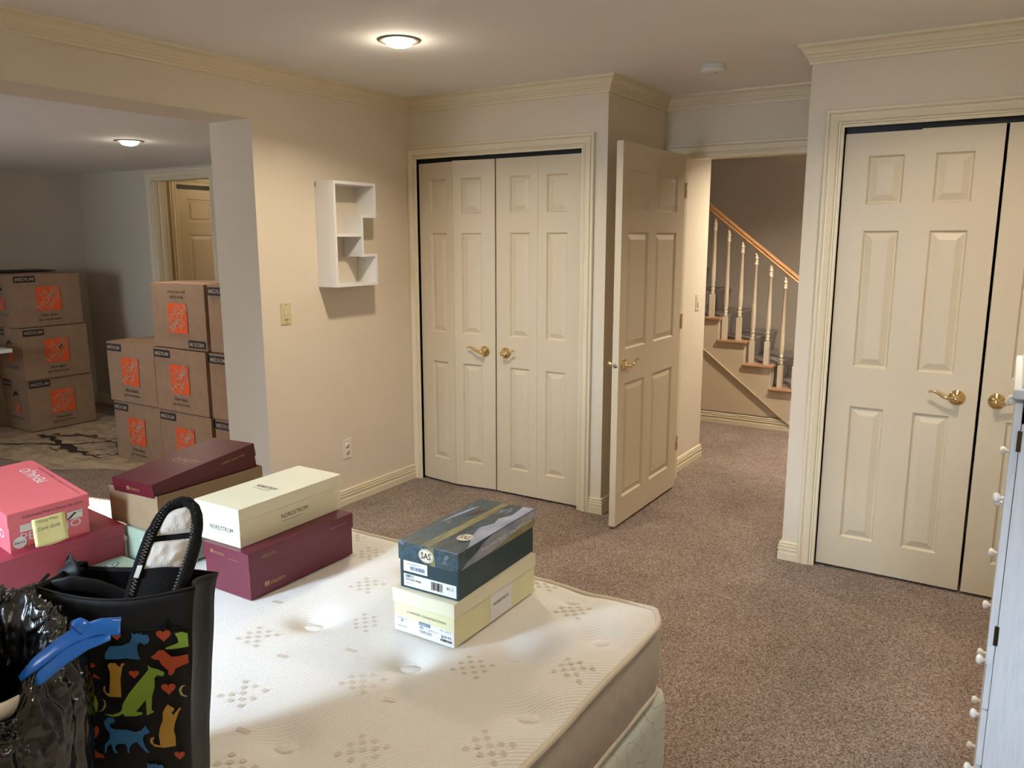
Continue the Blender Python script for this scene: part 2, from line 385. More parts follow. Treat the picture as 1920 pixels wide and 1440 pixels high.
# ------------------------------------------------------------------ mouldings
CROWN = [(0, 2.323), (.010, 2.323), (.011, 2.335), (.016, 2.337), (.018, 2.343), (.017, 2.347), (.023, 2.351), (.026, 2.357), (.026, 2.361), (.031, 2.365), (.034, 2.375), (.041, 2.386), (.049, 2.390), (.055, 2.393), (.056, 2.405), (0, 2.405)]
BASE = [(0, 0), (.016, 0), (.016, .036), (.013, .040), (.013, .052), (.017, .055), (.016, .062), (.010, .064), (.010, .067), (.015, .071), (.014, .078), (.008, .080), (.008, .083), (.013, .087), (.010, .092), (0, .093)]
def horiz(mb, path, prof, mt, side=1, endnorm=True):
    # path: list of (x,y); interior on the right of travel direction when side=1
    n = len(path); fr = []
    ds = [(Vector((path[i + 1][0] - path[i][0], path[i + 1][1] - path[i][1]))).normalized() for i in range(n - 1)]
    nr = [Vector((d.y, -d.x)) * side for d in ds]
    for i in range(n):
        if i == 0: b = nr[0]
        elif i == n - 1: b = nr[-1]
        else:
            b = nr[i - 1] + nr[i]; b = b / (b.dot(nr[i]))
        fr.append(((b.x, b.y, 0), (0, 0, 1)))
    mb.sweep([(p[0], p[1], 0) for p in path], fr, prof, mt)
mb = MB(); horiz(mb, [(0, YB), (0, 0), (XR, 0), (XR, D), (X2, D), (X2, E), (XE, E), (XE, YB)], CROWN, m_trim)
struct(mb, 'trim_1', 'cream crown moulding running around the bedroom ceiling')
for nm, path, lab in [('left', [(-.32, -1.0), (-.32, -1.209), (0, -1.209), (0, 0)], 'cream ridged baseboard along the left wall'),
                      ('middle', [(C1[1] + .078, 0), (XR, 0), (XR, D), (1.384, D)], 'cream ridged baseboard wrapping the corner beside the middle closet'),
                      ('hall', [(1.42, D + .12), (1.42, 1.5), (.9, 1.5)], 'cream ridged baseboard of the hall wall'),
                      ('right', [(X2, D), (X2, E), (C2[0] - .078, E)], 'cream ridged baseboard at the corner beside the right closet'),
                      ('far_right', [(XE, E), (XE, YB)], 'cream ridged baseboard along the right wall'),
                      ('stairs', [(.2, 2.632), (XE, 2.632)], 'cream ridged baseboard under the stairs'),
                      ('side_room', [(XL, YD), (SD[0] - .078, YD)], 'ridged baseboard of the side room')]:
    mb = MB(); horiz(mb, path, BASE, m_trim); struct(mb, 'baseboard_' + nm, lab)
CAS = [(0, 0), (0, .009), (.003, .011), (.012, .011), (.014, .008), (.016, .012), (.022, .012), (.024, .009), (.026, .014), (.030, .016), (.048, .021), (.056, .021), (.060, .014), (.063, .013), (.065, .018), (.075, .019), (.078, .016), (.078, 0)]
def casing(mb, x0, x1, zt, y, s=-1, mt=None, axis='x'):
    mt = mt or m_trim
    if axis == 'x':
        pts = [(x0, y, 0), (x0, y, zt), (x1, y, zt), (x1, y, 0)]; N = (0, s, 0)
        A = [(-1, 0, 0), (-1, 0, 1), (1, 0, 1), (1, 0, 0)]
    else:
        pts = [(y, x0, 0), (y, x0, zt), (y, x1, zt), (y, x1, 0)]; N = (s, 0, 0)
        A = [(0, -1, 0), (0, -1, 1), (0, 1, 1), (0, 1, 0)]
    mb.sweep(pts, [(a, N) for a in A], CAS, mt)
def jamb(mb, x0, x1, zt, y0, y1, mt=None, t=.012):
    mt = mt or m_trim
    mb.box((x0 - .002, y0, 0), (x0 + t, y1, zt), mt); mb.box((x1 - t, y0, 0), (x1 + .002, y1, zt), mt); mb.box((x0, y0, zt - t), (x1, y1, zt + .002), mt)
mb = MB(); casing(mb, C1[0], C1[1], H, 0); jamb(mb, C1[0] - .006, C1[1] + .006, H + .006, -.001, .12, t=.006); struct(mb, 'trim_2', 'moulded cream casing around the middle closet')
mb = MB(); casing(mb, C2[0], C2[1], H, E); jamb(mb, C2[0] - .006, C2[1] + .006, H + .006, E - .001, E + .12, t=.006); struct(mb, 'trim_3', 'moulded cream casing around the right closet')
mb = MB(); casing(mb, 1.462, 2.33, H, D); jamb(mb, 1.462, 2.33, H + .006, D, D + .12); casing(mb, 1.462, 2.33, H, D + .12, 1); struct(mb, 'trim_4', 'moulded cream casing around the bedroom doorway')
mb = MB(); casing(mb, SD[0], SD[1], H + .01, YD); jamb(mb, SD[0], SD[1], H + .016, YD, YD + .12); mb.box((SD[0] + .012, YD + .05, 0), (SD[0] + .024, YD + .08, H), m_trim); casing(mb, SD[0], SD[1], H + .01, YD + .12, 1)
struct(mb, 'trim_5', 'casing around the doorway in the side room')
mb = MB(); casing(mb, .60, 1.55, H, -3.2, 1, axis='y'); struct(mb, 'trim_6', 'casing around the passage closet')

# ------------------------------------------------------------------ doors
def panel_sheet(mb, x0, x1, z0, z1, panels_x, rows, y, s, mt, M=None):
    """Front sheet in plane y, facing s (-1: toward -y) with raised panels."""
    xs = sorted({x0, x1, *[a for p in panels_x for a in p]}); zs = sorted({z0, z1, *[a for p in rows for a in p]})
    def quad(vs):
        if s > 0: vs = vs[::-1]
        mb.add(vs, [(0, 1, 2, 3)], mt, M)
    for i in range(len(xs) - 1):
        for j in range(len(zs) - 1):
            a, b, c, d = xs[i], xs[i + 1], zs[j], zs[j + 1]
            if any(abs(p[0] - a) < 1e-6 for p in panels_x) and any(abs(r[0] - c) < 1e-6 for r in rows):
                rings = [(0, 0), (.008, .011), (.013, .011), (.040, .002)]
                R = []
                for ins, dep in rings[:4]:
                    yy = y - s * dep
                    R.append([(a + ins, yy, c + ins), (b - ins, yy, c + ins), (b - ins, yy, d - ins), (a + ins, yy, d - ins)])
                for k in range(3):
                    for e in range(4):
                        e2 = (e + 1) % 4; quad([R[k][e], R[k][e2], R[k + 1][e2], R[k + 1][e]])
                quad(R[3])
            else: quad([(a, y, c), (b, y, c), (b, y, d), (a, y, d)])
ROWS = [(.165, .800), (.985, 1.598), (1.712, 1.920)]
def leaf(w, px, z0, z1, t=.034):
    mb = MB(); panel_sheet(mb, 0, w, z0, z1, px, ROWS, 0, -1, m_door); panel_sheet(mb, 0, w, z0, z1, px, ROWS, t, 1, m_door)
    mb.add([(0, 0, z0), (w, 0, z0), (w, t, z0), (0, t, z0), (0, 0, z1), (w, 0, z1), (w, t, z1), (0, t, z1)], [(0, 3, 2, 1), (4, 5, 6, 7), (1, 2, 6, 5), (3, 0, 4, 7)], m_door)
    return mb
def lever(parent, x, z, dirx, y=0, L=.105, s=-1, M=None):
    """brass lever handle: rosette on plane y facing s, lever pointing dirx"""
    mb = MB()
    prof = [(.033, 0), (.034, .003), (.031, .006), (.026, .008), (.020, .013), (.012, .016), (.0105, .030), (.013, .036), (.013, .048), (.009, .053), (.0, .054)]
    mb.lathe([(r, s * h) for r, h in prof], (x, y, z), m_brass, 28, 'y')
    P = []; R = []
    for k in range(15):
        t = k / 14; P.append((x + dirx * L * t, y + s * (.044 - .006 * t), z + .004 + .011 * math.sin(t * 2 * PI * .9 + PI) * (0.4 + .8 * t) + .010 * t)); R.append(.0085 - .0038 * t + (.0016 if t > .93 else 0))
    mb.tube(P, R, m_brass, 10)
    o = mb.build('door_handle', parent, local=True)
    o['label'] = 'polished brass lever handle'
    return o
def bifold(name, x0, x1, y, label, ajar=0.0, short=False):
    root = thing(name, (x0, y, 0), label, kind='structure'); W = x1 - x0; P = W / 2; w = P / 2
    f = lambda a: a * P
    pl = [(f(.165), f(.165) + .235 * P)]; pr = [(f(.60) - w, f(.60) + .235 * P - w)]
    z0, z1 = .014, 2.022
    tr = MB(); tr.box((.003, .020, 2.020), (W - .003, .050, H), m_track); tr.box((.003, .075, 1.95), (W - .003, .08, H), m_black)  # near-black sheet behind the track paints the closet's darkness
    for xx in (.03, P - .03, P + .03, W - .03): tr.tube([(xx, .03, 2.0), (xx, .03, 2.03)], .004, m_steel, 8)
    tr.build('track', root, local=True)
    spec = []
    if ajar:
        a = ajar; wl = w - .004
        spec.append((0, .016, a, wl, pl, .004)); x1_, y1_ = wl * math.cos(a), .016 - wl * math.sin(a)
        spec.append((1, y1_, -a, wl, pr, x1_ + .006))
    else:
        spec.append((0, .014, 0, w - .003, pl, .004)); spec.append((1, .014, 0, w - .0015, pr, w + .001))
    g = 0 if ajar else .007
    spec.append((2, .014, 0, w - .003 - g, [(f(.165), f(.165) + .235 * P)], P + .004 + g)); spec.append((3, .014, 0, w - .005, pr, P + w + .002))
    for k, yy, ang, ww, pp, xx in spec:
        mbl = leaf(ww, [(max(.02, pp[0][0] - .0), min(ww - .02, pp[0][1]))], z0, z1 - (.004 if k == 0 else 0))
        o = mbl.build('door_leaf', root, local=True); o.location = (xx, yy, 0); o.rotation_euler = (0, 0, -ang)
        if k == 1: lever(root, P - .079, .886, -1, .008 if ajar else .014, .105)
        if k == 2: lever(root, P + .070, .886, 1, .014, .075 if short else .105)
    return root
bifold('door_1', C1[0], C1[1], 0, 'cream six panel bifold doors of the middle closet with two brass levers', ajar=math.radians(7), short=True)
bifold('door_2', C2[0], C2[1], E, 'cream six panel bifold doors of the right closet with a dark gap between', )
# closet interiors stay dark behind the leaves
# open bedroom door
dr = thing('door_3', (1.509, .69, 0), 'cream six panel bedroom door standing open into the room', kind='structure', rot=(0, 0, math.radians(-90)))
LW = .885
mb = MB()
cols = [(.120, .425), (.535, .805)]
panel_sheet(mb, 0, LW, .018, 2.048, cols, ROWS, 0, -1, m_door); panel_sheet(mb, 0, LW, .018, 2.048, cols, ROWS, .036, 1, m_door)
mb.add([(0, 0, .018), (LW, 0, .018), (LW, .036, .018), (0, .036, .018), (0, 0, 2.048), (LW, 0, 2.048), (LW, .036, 2.048), (0, .036, 2.048)], [(0, 3, 2, 1), (4, 5, 6, 7), (1, 2, 6, 5), (3, 0, 4, 7)], m_door)
mb.build('door_leaf', dr, local=True)
lever(dr, .822, .905, -1, .036, .10, 1); lever(dr, .822, .905, -1, 0, .10, -1)
mb = MB(); mb.lathe([(.0125, 0), (.0125, .0015), (.011, .002), (.0075, .0022), (.007, .008), (0, .009)], (LW, .018, .905), m_steel, 20, 'x'); mb.build('latch', dr, local=True)
mb = MB()
for z in (.25, 1.02, 1.80): mb.tube([(-.004, .040, z), (-.004, .040, z + .09)], .006, m_brass, 10)
mb.build('hinge', dr, local=True)
# side room door leaf and passage closet
d4 = thing('door_4', (SD[1] - .012, YD + .125, 0), 'door of the side room swung into the passage', kind='structure', rot=(0, 0, math.radians(97)))
mb = MB(); panel_sheet(mb, 0, .74, .018, 2.035, [(.10, .33), (.42, .65)], ROWS, 0, -1, m_door); panel_sheet(mb, 0, .74, .018, 2.035, [(.10, .33), (.42, .65)], ROWS, .036, 1, m_door)
mb.add([(0, 0, .018), (.74, 0, .018), (.74, .036, .018), (0, .036, .018), (0, 0, 2.035), (.74, 0, 2.035), (.74, .036, 2.035), (0, .036, 2.035)], [(0, 3, 2, 1), (4, 5, 6, 7), (1, 2, 6, 5), (3, 0, 4, 7)], m_door)
mb.build('door_leaf', d4, local=True)
d5 = thing('door_5', (-3.197, .60, 0), 'panelled closet door glimpsed through the side room doorway', kind='structure', rot=(0, 0, math.radians(90)))
mb = MB(); panel_sheet(mb, 0, .95, .018, 2.005, [(.10, .36), (.56, .82)], ROWS, -.006, -1, m_door)
mb.add([(0, -.006, .018), (.95, -.006, .018), (.95, 0, .018), (0, 0, .018), (0, -.006, 2.005), (.95, -.006, 2.005), (.95, 0, 2.005), (0, 0, 2.005)], [(0, 3, 2, 1), (4, 5, 6, 7), (1, 2, 6, 5), (3, 0, 4, 7)], m_door)
mb.build('door_leaf', d5, local=True)
mb = MB(); mb.box((0, -.004, 2.005), (.95, 0, 2.044), m_track); mb.build('track', d5, local=True)

# ------------------------------------------------------------------ ceiling lights
def downlight(loc, label, power, z, r=.092, grp='recessed downlights'):
    t = thing('ceiling_light', (loc[0], loc[1], z), label, 'ceiling light', grp)
    mb = MB(); mb.lathe([(r, 0), (r, -.004), (r - .008, -.007), (r - .022, -.004), (r - .026, -.001)], (0, 0, 0), m_grey_ring, 40); mb.build('trim_ring', t, local=True)
    mb = MB(); mb.lathe([(r - .030, -.001), (r - .033, -.012), (r - .042, -.022), (r - .06, -.028), (0, -.030)], (0, 0, 0), m_bulb, 32); mb.build('lamp', t, local=True)
    light('downlight_beam', 'AREA', (loc[0], loc[1], z - .038), WARM, power, shape='DISK', size=.11, spread=math.radians(145))
    light('downlight_glow', 'POINT', (loc[0], loc[1], z - .075), WARM, power * .085, shadow_soft_size=.04)
downlight((.929, -1.171), 'glowing recessed ceiling light in the bedroom ceiling', 22, ZC)
downlight((3.10, -1.10), 'recessed ceiling light in front of the right closet', 19, ZC)
downlight((.95, -3.3), 'recessed ceiling light above the left side of the bed', 3.5, ZC)
downlight((3.0, -3.4), 'recessed ceiling light above the photographer', 5, ZC)
downlight((-1.369, -.987), 'glowing recessed light in the lower side room ceiling', 7, ZS, .085)
downlight((2.25, 1.85), 'recessed ceiling light in the hall', 52, ZC)
light('passage_lamp', 'POINT', (-2.35, 1.35, 2.05), (1.0, .74, .42), 11, shadow_soft_size=.08)
t = thing('smoke_detector', (1.905, .05, ZC), 'white round smoke detector on the ceiling', 'smoke detector')
mb = MB(); mb.lathe([(.058, 0), (.058, -.008), (.054, -.010), (.054, -.013), (.060, -.015), (.062, -.030), (.057, -.037), (.02, -.040), (0, -.040)], (0, 0, 0), m_plasticw, 40); mb.build('housing', t, local=True)
mb = MB(); mb.lathe([(.004, -.039), (.004, -.041), (0, -.041)], (.02, -.02, 0), m_slot, 12); mb.build('indicator', t, local=True)

# ------------------------------------------------------------------ wall fittings
def plate(mb, w, h, mt, M=None):
    mb.box((-w / 2, -.004, -h / 2), (w / 2, 0, h / 2), mt, M)
def dimmer(loc, rz, label, mt):
    t = thing('light_switch', loc, label, 'light switch', rot=(0, 0, rz))
    mb = MB(); mb.box((-.035, -.005, -.057), (.035, 0, .057), mt); mb.build('cover_plate', t, local=True, bevel=.0015)
    mb = MB(); mb.box((-.017, -.008, -.034), (.017, -.004, .034), mt); mb.build('rocker', t, local=True, bevel=.001)
    mb = MB(); mb.box((-.014, -.012, -.028), (.008, -.007, .002), mt); mb.build('slider', t, local=True, bevel=.001)
    mb = MB()
    for z in (-.048, .048): mb.lathe([(.003, -.0052), (.003, -.006), (0, -.0062)], (0, 0, z), m_dbrass, 10, 'y')
    mb.build('screw', t, local=True)
dimmer((.0, -1.050, 1.172), math.radians(90), 'almond dimmer switch on the left wall below the shelf', m_almond)
dimmer((1.42, 1.335, 1.135), math.radians(90), 'ivory light switch on the bright hall wall', m_ivory)
t = thing('power_outlet', (0, -.635, .337), 'ivory duplex power outlet low on the left wall', 'outlet', rot=(0, 0, math.radians(90)))
mb = MB(); mb.box((-.036, -.005, -.058), (.036, 0, .058), m_ivory); mb.build('cover_plate', t, local=True, bevel=.0015)
for z in (-.020, .020):
    mb = MB(); mb.lathe([(.0165, -.005), (.0165, -.0065), (0, -.0066)], (0, 0, z), m_ivory, 20, 'y')
    mb.box((-.007, -.0075, z - .001), (-.004, -.006, z + .008), m_slot); mb.box((.004, -.0075, z - .001), (.007, -.006, z + .008), m_slot)
    mb.lathe([(.0028, -.0066), (.0028, -.0075), (0, -.0076)], (0, 0, z - .008), m_slot, 10, 'y')
    mb.build('socket', t, local=True)
# wall shelf: a white open unit with a step cut into its right side
t = thing('wall_shelf', (0, -.64, 1.30), 'white stepped open shelf unit hanging on the left wall', 'shelf')
y0, y1, ym = -.805, -.472, -.582; z0, z1, za, zb = 1.302, 1.872, 1.680, 1.480; th = .016; dp = .14
def board(name, a, b):
    mb = MB(); mb.box((.001, *a), (dp, *b), m_white); mb.build(name, t)
board('side_board', (y0, z0), (y0 + th, z1)); board('top_board', (y0 + th, z1 - th), (y1, z1)); board('bottom_board', (y0 + th, z0), (y1, z0 + th))
board('divider', (y1 - th, za), (y1, z1 - th)); board('divider', (y1 - th, z0 + th), (y1, zb))
board('divider', (ym - th, zb - th), (ym, za + th)); board('shelf', (ym, za), (y1 - th, za + th)); board('shelf', (ym, zb - th), (y1 - th, zb)); board('shelf', (y0 + th, 1.575), (ym - th, 1.575 + th))
mb = MB(); mb.box((.003, y0 - .0015, 1.842), (.010, y0, 1.866), m_steel); mb.build('hanger', t)

# ------------------------------------------------------------------ staircase
st = thing('staircase', (1.3, 3.1, 0), 'carpeted staircase under plastic with oak handrail rising to the left', 'staircase')
RUN, RISE = .226, .187; YS = 2.62; YW = 3.59
treads = []                       # (nosing x, top z)
for k in range(7): treads.append((2.088 - RUN * k, .163 + RISE * k))
for nx, z in treads:
    mb = MB(); mb.box((nx - RUN - .03, YS - .028, z - .026), (nx + .0, YS + .115, z), m_oak2); mb.build('tread', st, bevel=.010)
    mb = MB(); mb.box((nx - RUN - .04, YS + .115, z - .03), (nx - .012, YW, z - .004), m_under); mb.build('tread_board', st)
    mb = MB(); mb.box((nx - .034, YS + .001, z - RISE), (nx - .018, YW, z - .026), m_bal); mb.build('riser', st)
# carpet runner under plastic, one continuous piece
mb = MB(); prof = []
for nx, z in treads:
    prof += [(nx - .016, z - RISE + .012), (nx + .006, z - .02), (nx + .010, z - .004), (nx - .004, z + .008)]
mb.sweep([(0, YS + .12, 0), (0, YW - .03, 0)], [((1, 0, 0), (0, 0, 1))] * 2, prof + [(p[0] - .02, p[1] - .03) for p in prof[::-1]], m_plasticover)
mb.build('stair_runner', st)
# stringer face below the treads, cut to the step outline
pts = []
for nx, z in treads: pts += [(nx - .026, z - RISE - .02), (nx - .026, z - .026)]
top = treads[-1]
mb = MB()
for nx, z in treads:
    a, b = nx - RUN - .026, nx - .026
    lo = lambda x: .626 - .775 * (x - 1.049)
    mb.add([(a, YS, max(0, lo(a))), (b, YS, max(0, lo(b))), (b, YS, z - .02), (a, YS, z - .02)], [(0, 1, 2, 3)], m_under)
    mb.add([(a, YS + .05, max(0, lo(a))), (b, YS + .05, max(0, lo(b))), (b, YS + .05, z - .02), (a, YS + .05, z - .02)], [(3, 2, 1, 0)], m_under)
mb.build('stringer', st)
mb = MB(); mb.box((-.5, YS + .012, 0), (XE, YS + .05, .10), m_under)
N = 24
vs = []
for i in range(N + 1):
    x = -.5 + (1.86 + .5) * i / N; z = min(2.3, .626 - .775 * (x - 1.049)); vs += [(x, YS + .012, 0), (x, YS + .012, max(.0, z))]
mb.add(vs, [(2 * i, 2 * i + 2, 2 * i + 3, 2 * i + 1) for i in range(N)], m_under); mb.build('side_panel', st)
mb = MB()
a, b = Vector((-.2, YS - .004, .626 + .775 * 1.249)), Vector((1.85, YS - .004, .005))
mb.tube([a, b], .008, m_under, 8); mb.build('stringer_moulding', st)
# turned balusters
BP = [(.0165, 0, 1)] 
def baluster_mesh(h):
    mb = MB(); mb.box((-.0195, -.0195, 0), (.0195, .0195, .19), m_bal)
    u = h - .19
    pr = [(.0165, .19), (.010, .196), (.0155, .204), (.0155, .210), (.009, .216), (.0150, .232), (.0150, .240), (.0085, .250), (.0150, .258), (.0150, .266), (.010, .272), (.0155, .290), (.0165, .33), (.0160, .40)]
    e = h - .135
    pr += [(.0095, e), (.0145, e + .006), (.0145, e + .013), (.010, e + .019), (.0135, e + .036), (.0095, e + .048), (.0145, e + .054), (.0145, e + .060), (.0085, e + .068), (.0105, e + .078), (.0060, h)]
    mb.lathe([(r * 1.22, zz) for r, zz in pr], (0, 0, 0), m_bal, 14); return mb
rail_top = lambda x: 1.824 - .778 * (x - 1.053) + .012
for bx in (.965, 1.085, 1.205, 1.324, 1.441, 1.565, 1.684, 1.800, 1.92, 2.04):
    z = [zz for nx, zz in treads if nx - RUN - .001 <= bx <= nx + .02]
    z = min(z)
    h = rail_top(bx) - .050 - z
    mb = baluster_mesh(h); o = mb.build('baluster', st, local=True); o.location = Vector((bx, YS + .04, z)) - OFF[st.name]
mb = MB(); A = [(-.026, -.05), (.026, -.05), (.030, -.040), (.022, -.030), (.030, -.018), (.028, -.006), (.014, 0), (-.014, 0), (-.028, -.006), (-.030, -.018), (-.022, -.030), (-.030, -.040)]
mb.sweep([(.70, YS + .04, rail_top(.70)), (2.15, YS + .04, rail_top(2.15))], [((0, 1, 0), (0, 0, 1.15))] * 2, A, m_oak, smooth=False); mb.build('handrail', st, bevel=.003)
mb = MB(); vs = []; xs = [.2, 2.4]
sk = lambda x: 1.212 - .829 * (x - .838)
mb.add([(.2, 3.58, sk(.2) - .35), (2.2, 3.58, max(.0, sk(2.2) - .35)), (2.2, 3.58, max(.09, sk(2.2))), (.2, 3.58, sk(.2)), (.2, 3.6, sk(.2)), (2.2, 3.6, max(.09, sk(2.2)))], [(0, 1, 2, 3), (3, 2, 5, 4)], m_taupe); mb.build('wall_skirt', st)

# ------------------------------------------------------------------ moving boxes
def logo(mb, o, u, v, S, flip, eps):
    """square store logo with diagonal stencil lettering; o=centre"""
    o = Vector(o); u = Vector(u); v = Vector(v); n = u.cross(v)
    if flip: u, v = -u, -v
    h = S / 2
    mb.add([o - u * h - v * h + n * eps, o + u * h - v * h + n * eps, o + u * h + v * h + n * eps, o - u * h + v * h + n * eps], [(0, 1, 2, 3)], m_orange)
    d = (u + v).normalized(); e = (v - u).normalized(); q = o + n * (eps * 2)
    mb.text('THE', q + e * (.305 * S), d, e, .38 * S, m_cardl, .17 * S, bold=.015)
    mb.text('HOME', q + e * (.03 * S), d, e, 1.18 * S, m_cardl, .285 * S, bold=.015)
    mb.text('DEPOT', q - e * (.255 * S) + d * (.05 * S), d, e, .76 * S, m_cardl, .185 * S, bold=.015)
m_cardl = mat('cardboard_lettering', (.42, .31, .22), .8)
def box_side(mb, o, u, v, w, h, flip=False, big=True):
    """printing on one side; o = lower-left corner of the face seen from outside"""
    o = Vector(o); u = Vector(u); v = Vector(v); n = u.cross(v)
    P = (lambda a, b: o + u * (w - a) + v * (h - b)) if flip else (lambda a, b: o + u * a + v * b)
    su, sv = (-u, -v) if flip else (u, v)
    e = .0012
    tw = .165 if big else .125
    a0, a1, b0, b1 = .012, .012 + tw, h - .062, h - .012
    mb.add([P(a0, b0) + n * e, P(a1, b0) + n * e, P(a1, b1) + n * e, P(a0, b1) + n * e], [(0, 1, 2, 3)], m_navy)
    mb.text('MEDIUM', P((a0 + a1) / 2, (b0 + b1) / 2) + n * e * 2, su, sv, tw * .86, m_cardl, .026, bold=.02)
    if big:
        c = P(w * .50, h * .53); logo(mb, c, u, v, .192, flip, e)
        mb.text('How doers', P(w * .50, h * .215) + n * e, su, sv, .135, m_ink, .026)
        mb.text('get more done.', P(w * .50, h * .125) + n * e, su, sv, .185, m_ink, .028)
    else:
        c = P(w * .55, h * .44); logo(mb, c, u, v, .085, flip, e)
        mb.poly([(-.045, -.01), (-.02, .022), (.015, .028), (.045, .004), (.03, -.004), (.008, .008), (-.02, -.006), (-.03, -.02)], P(w * .52, h * .70) + n * e, su, sv, m_navy)
        for k in range(2):
            q = P(w * .5, h * (.26 - .03 * k)) + n * e
            mb.add([q - su * .11 - sv * .004, q + su * .11 - sv * .004, q + su * .11 + sv * .004, q - su * .11 + sv * .004], [(0, 1, 2, 3)], m_inkg)
def make_box(W, Dp, Hh, flip=False, seed=0):
    rnd = random.Random(seed)
    t = thing('moving_box', (0, 0, 0))
    mb = MB()
    def face(o, u, v, w, h, nu=6, nv=6):
        o = Vector(o); u = Vector(u); v = Vector(v); n = u.cross(v)
        mb.grid(lambda a, b: o + u * (w * a) + v * (h * b) + n * (.005 * math.sin(PI * a) * math.sin(PI * b) * rnd.uniform(.7, 1.0)), nu, nv, m_card)
    face((0, 0, 0), (1, 0, 0), (0, 0, 1), W, Hh); face((W, 0, 0), (0, 1, 0), (0, 0, 1), Dp, Hh)
    face((W, Dp, 0), (-1, 0, 0), (0, 0, 1), W, Hh); face((0, Dp, 0), (0, -1, 0), (0, 0, 1), Dp, Hh)
    mb.add([(0, 0, 0), (W, 0, 0), (W, Dp, 0), (0, Dp, 0)], [(3, 2, 1, 0)], m_card)
    mb.build('carton', t, local=True)
    mb = MB()
    g = .0015
    mb.add([(0, 0, Hh), (W, 0, Hh), (W, Dp / 2 - g, Hh + .004), (0, Dp / 2 - g, Hh + .004), (0, Dp / 2 + g, Hh + .003), (W, Dp / 2 + g, Hh + .003), (W, Dp, Hh), (0, Dp, Hh), (0, Dp / 2, Hh - .004), (W, Dp / 2, Hh - .004)], [(0, 1, 2, 3), (4, 5, 6, 7), (3, 2, 9, 8), (8, 9, 5, 4)], m_card)
    mb.build('flap', t, local=True)
    mb = MB(); mb.box((-.001, Dp / 2 - .025, Hh + .0042), (W + .001, Dp / 2 + .025, Hh + .0048), m_tape); mb.box((-.0018, Dp / 2 - .025, Hh - .07), (-.001, Dp / 2 + .025, Hh + .0045), m_tape); mb.build('tape', t, local=True)
    mb = MB(); z = .007
    box_side(mb, (0, -z, 0), (1, 0, 0), (0, 0, 1), W, Hh, flip); box_side(mb, (-z, Dp, 0), (0, -1, 0), (0, 0, 1), Dp, Hh, flip, False)
    box_side(mb, (W + z, 0, 0), (0, 1, 0), (0, 0, 1), Dp, Hh, flip, False); box_side(mb, (W, Dp + z, 0), (-1, 0, 0), (0, 0, 1), W, Hh, flip)
    mb.build('printed_logo', t, local=True)
    return t
BW, BD, BH = .540, .380, .420
proto = make_box(BW, BD, BH); protof = make_box(BW, BD, BH, True)
used = set()
def put_box(x, y, z, rz, label, group, flip=False):
    src = protof if flip else proto
    if src.name in used: o = copy_tree(src)
    else: o = src; used.add(src.name)
    o.location = (x, y, z); o.rotation_euler = (0, 0, math.radians(rz)); tag(o, label, 'cardboard box', group); return o
G1 = 'moving boxes stacked beside the side doorway'
put_box(-2.125, -.790, .006, 0, 'moving box at the bottom left of the stack by the white wall end', G1)
put_box(-2.135, -.800, .433, .6, 'moving box on top of the shorter left column beside the doorway', G1)
put_box(-1.568, -.800, .006, 0, 'half hidden bottom box of the middle column behind the maroon shoe box', G1)
put_box(-1.573, -.805, .433, 0, 'middle box of the tall column, under the upside down one', G1)
put_box(-1.556, -.800, .861, .3, 'upside down moving box on top of the tallest column', G1, True)
put_box(-1.000, -.790, .006, 0, 'bottom box of the column partly hidden by the white wall end', G1)
put_box(-1.004, -.800, .433, 0, 'moving box cut off by the white wall end, below the topmost one', G1)
put_box(-.990, -.790, .861, 0, 'topmost moving box cut off by the white wall end', G1)
G2 = 'moving boxes stacked in the dark far corner'
put_box(-3.41, -.745, .012, 90, 'lowest of the dark corner boxes, standing on the drop cloth', G2)
put_box(-3.38, -.765, .438, 91, 'middle box of the dark corner stack', G2)
put_box(-3.415, -.775, .864, 90, 'top box of the dark corner stack with a small hand symbol', G2)
for k, lab in enumerate(['bottom', 'middle', 'upper']):
    put_box(-3.81, -.755 + .01 * k, .012 + .426 * k, 90, lab + ' box of the hidden column at the left photo edge', G2)
mb = MB(); mb.box((-4.15, -.74, 1.292), (-3.80, -.22, 1.300), m_board); tag(mb.build('thin_board'), 'thin dark board lying on the far corner boxes', 'board')

# ------------------------------------------------------------------ canvas drop cloth on the side room floor
cx0, cx1, cy0, cy1 = -4.0, -1.70, -1.28, -.02
def cloth_h(x, y):
    e = min(1, max(0, (x - cx0) * 8), max(0, (cx1 - x) * 8)); g = min(1, max(0, (y - edge_y(x)) * 10), max(0, (cy1 - y) * 8))
    p = Vector((x * 2.2, y * 5.5, 0)); h = abs(noise.noise(p * 1.6)) * .028 + abs(noise.noise(p * 4 + Vector((3, 1, 0)))) * .010
    flat = 1.0
    for bx0, bx1, by0, by1 in ((-4.2, -3.38, -.80, -.18), (-2.14, -.4, -.82, -.38)):
        dx = max(bx0 - x, 0, x - bx1); dy = max(by0 - y, 0, y - by1); flat = min(flat, (dx * dx + dy * dy) ** .5 / .12)
    return .003 + h * min(1, e) * min(1, g) * min(1, max(0, flat))
def edge_y(x): return -1.25 + .55 * max(0, (x + 2.30)) + .02 * math.sin(x * 9)
def cloth_p(u, v, dz=0):
    x = cx0 + (cx1 - cx0) * u; e = edge_y(x); y = e + (cy1 - e) * v
    return Vector((x, y, cloth_h(x, y) + dz))
dc = thing('drop_cloth', (-2.9, -.7, 0), 'crumpled tan canvas drop cloth with dark branch print on the floor', 'drop cloth')
mb = MB(); mb.grid(lambda u, v: cloth_p(u, v), 120, 80, m_cloth); mb.build('canvas', dc)
mb = MB(); rnd = random.Random(4)
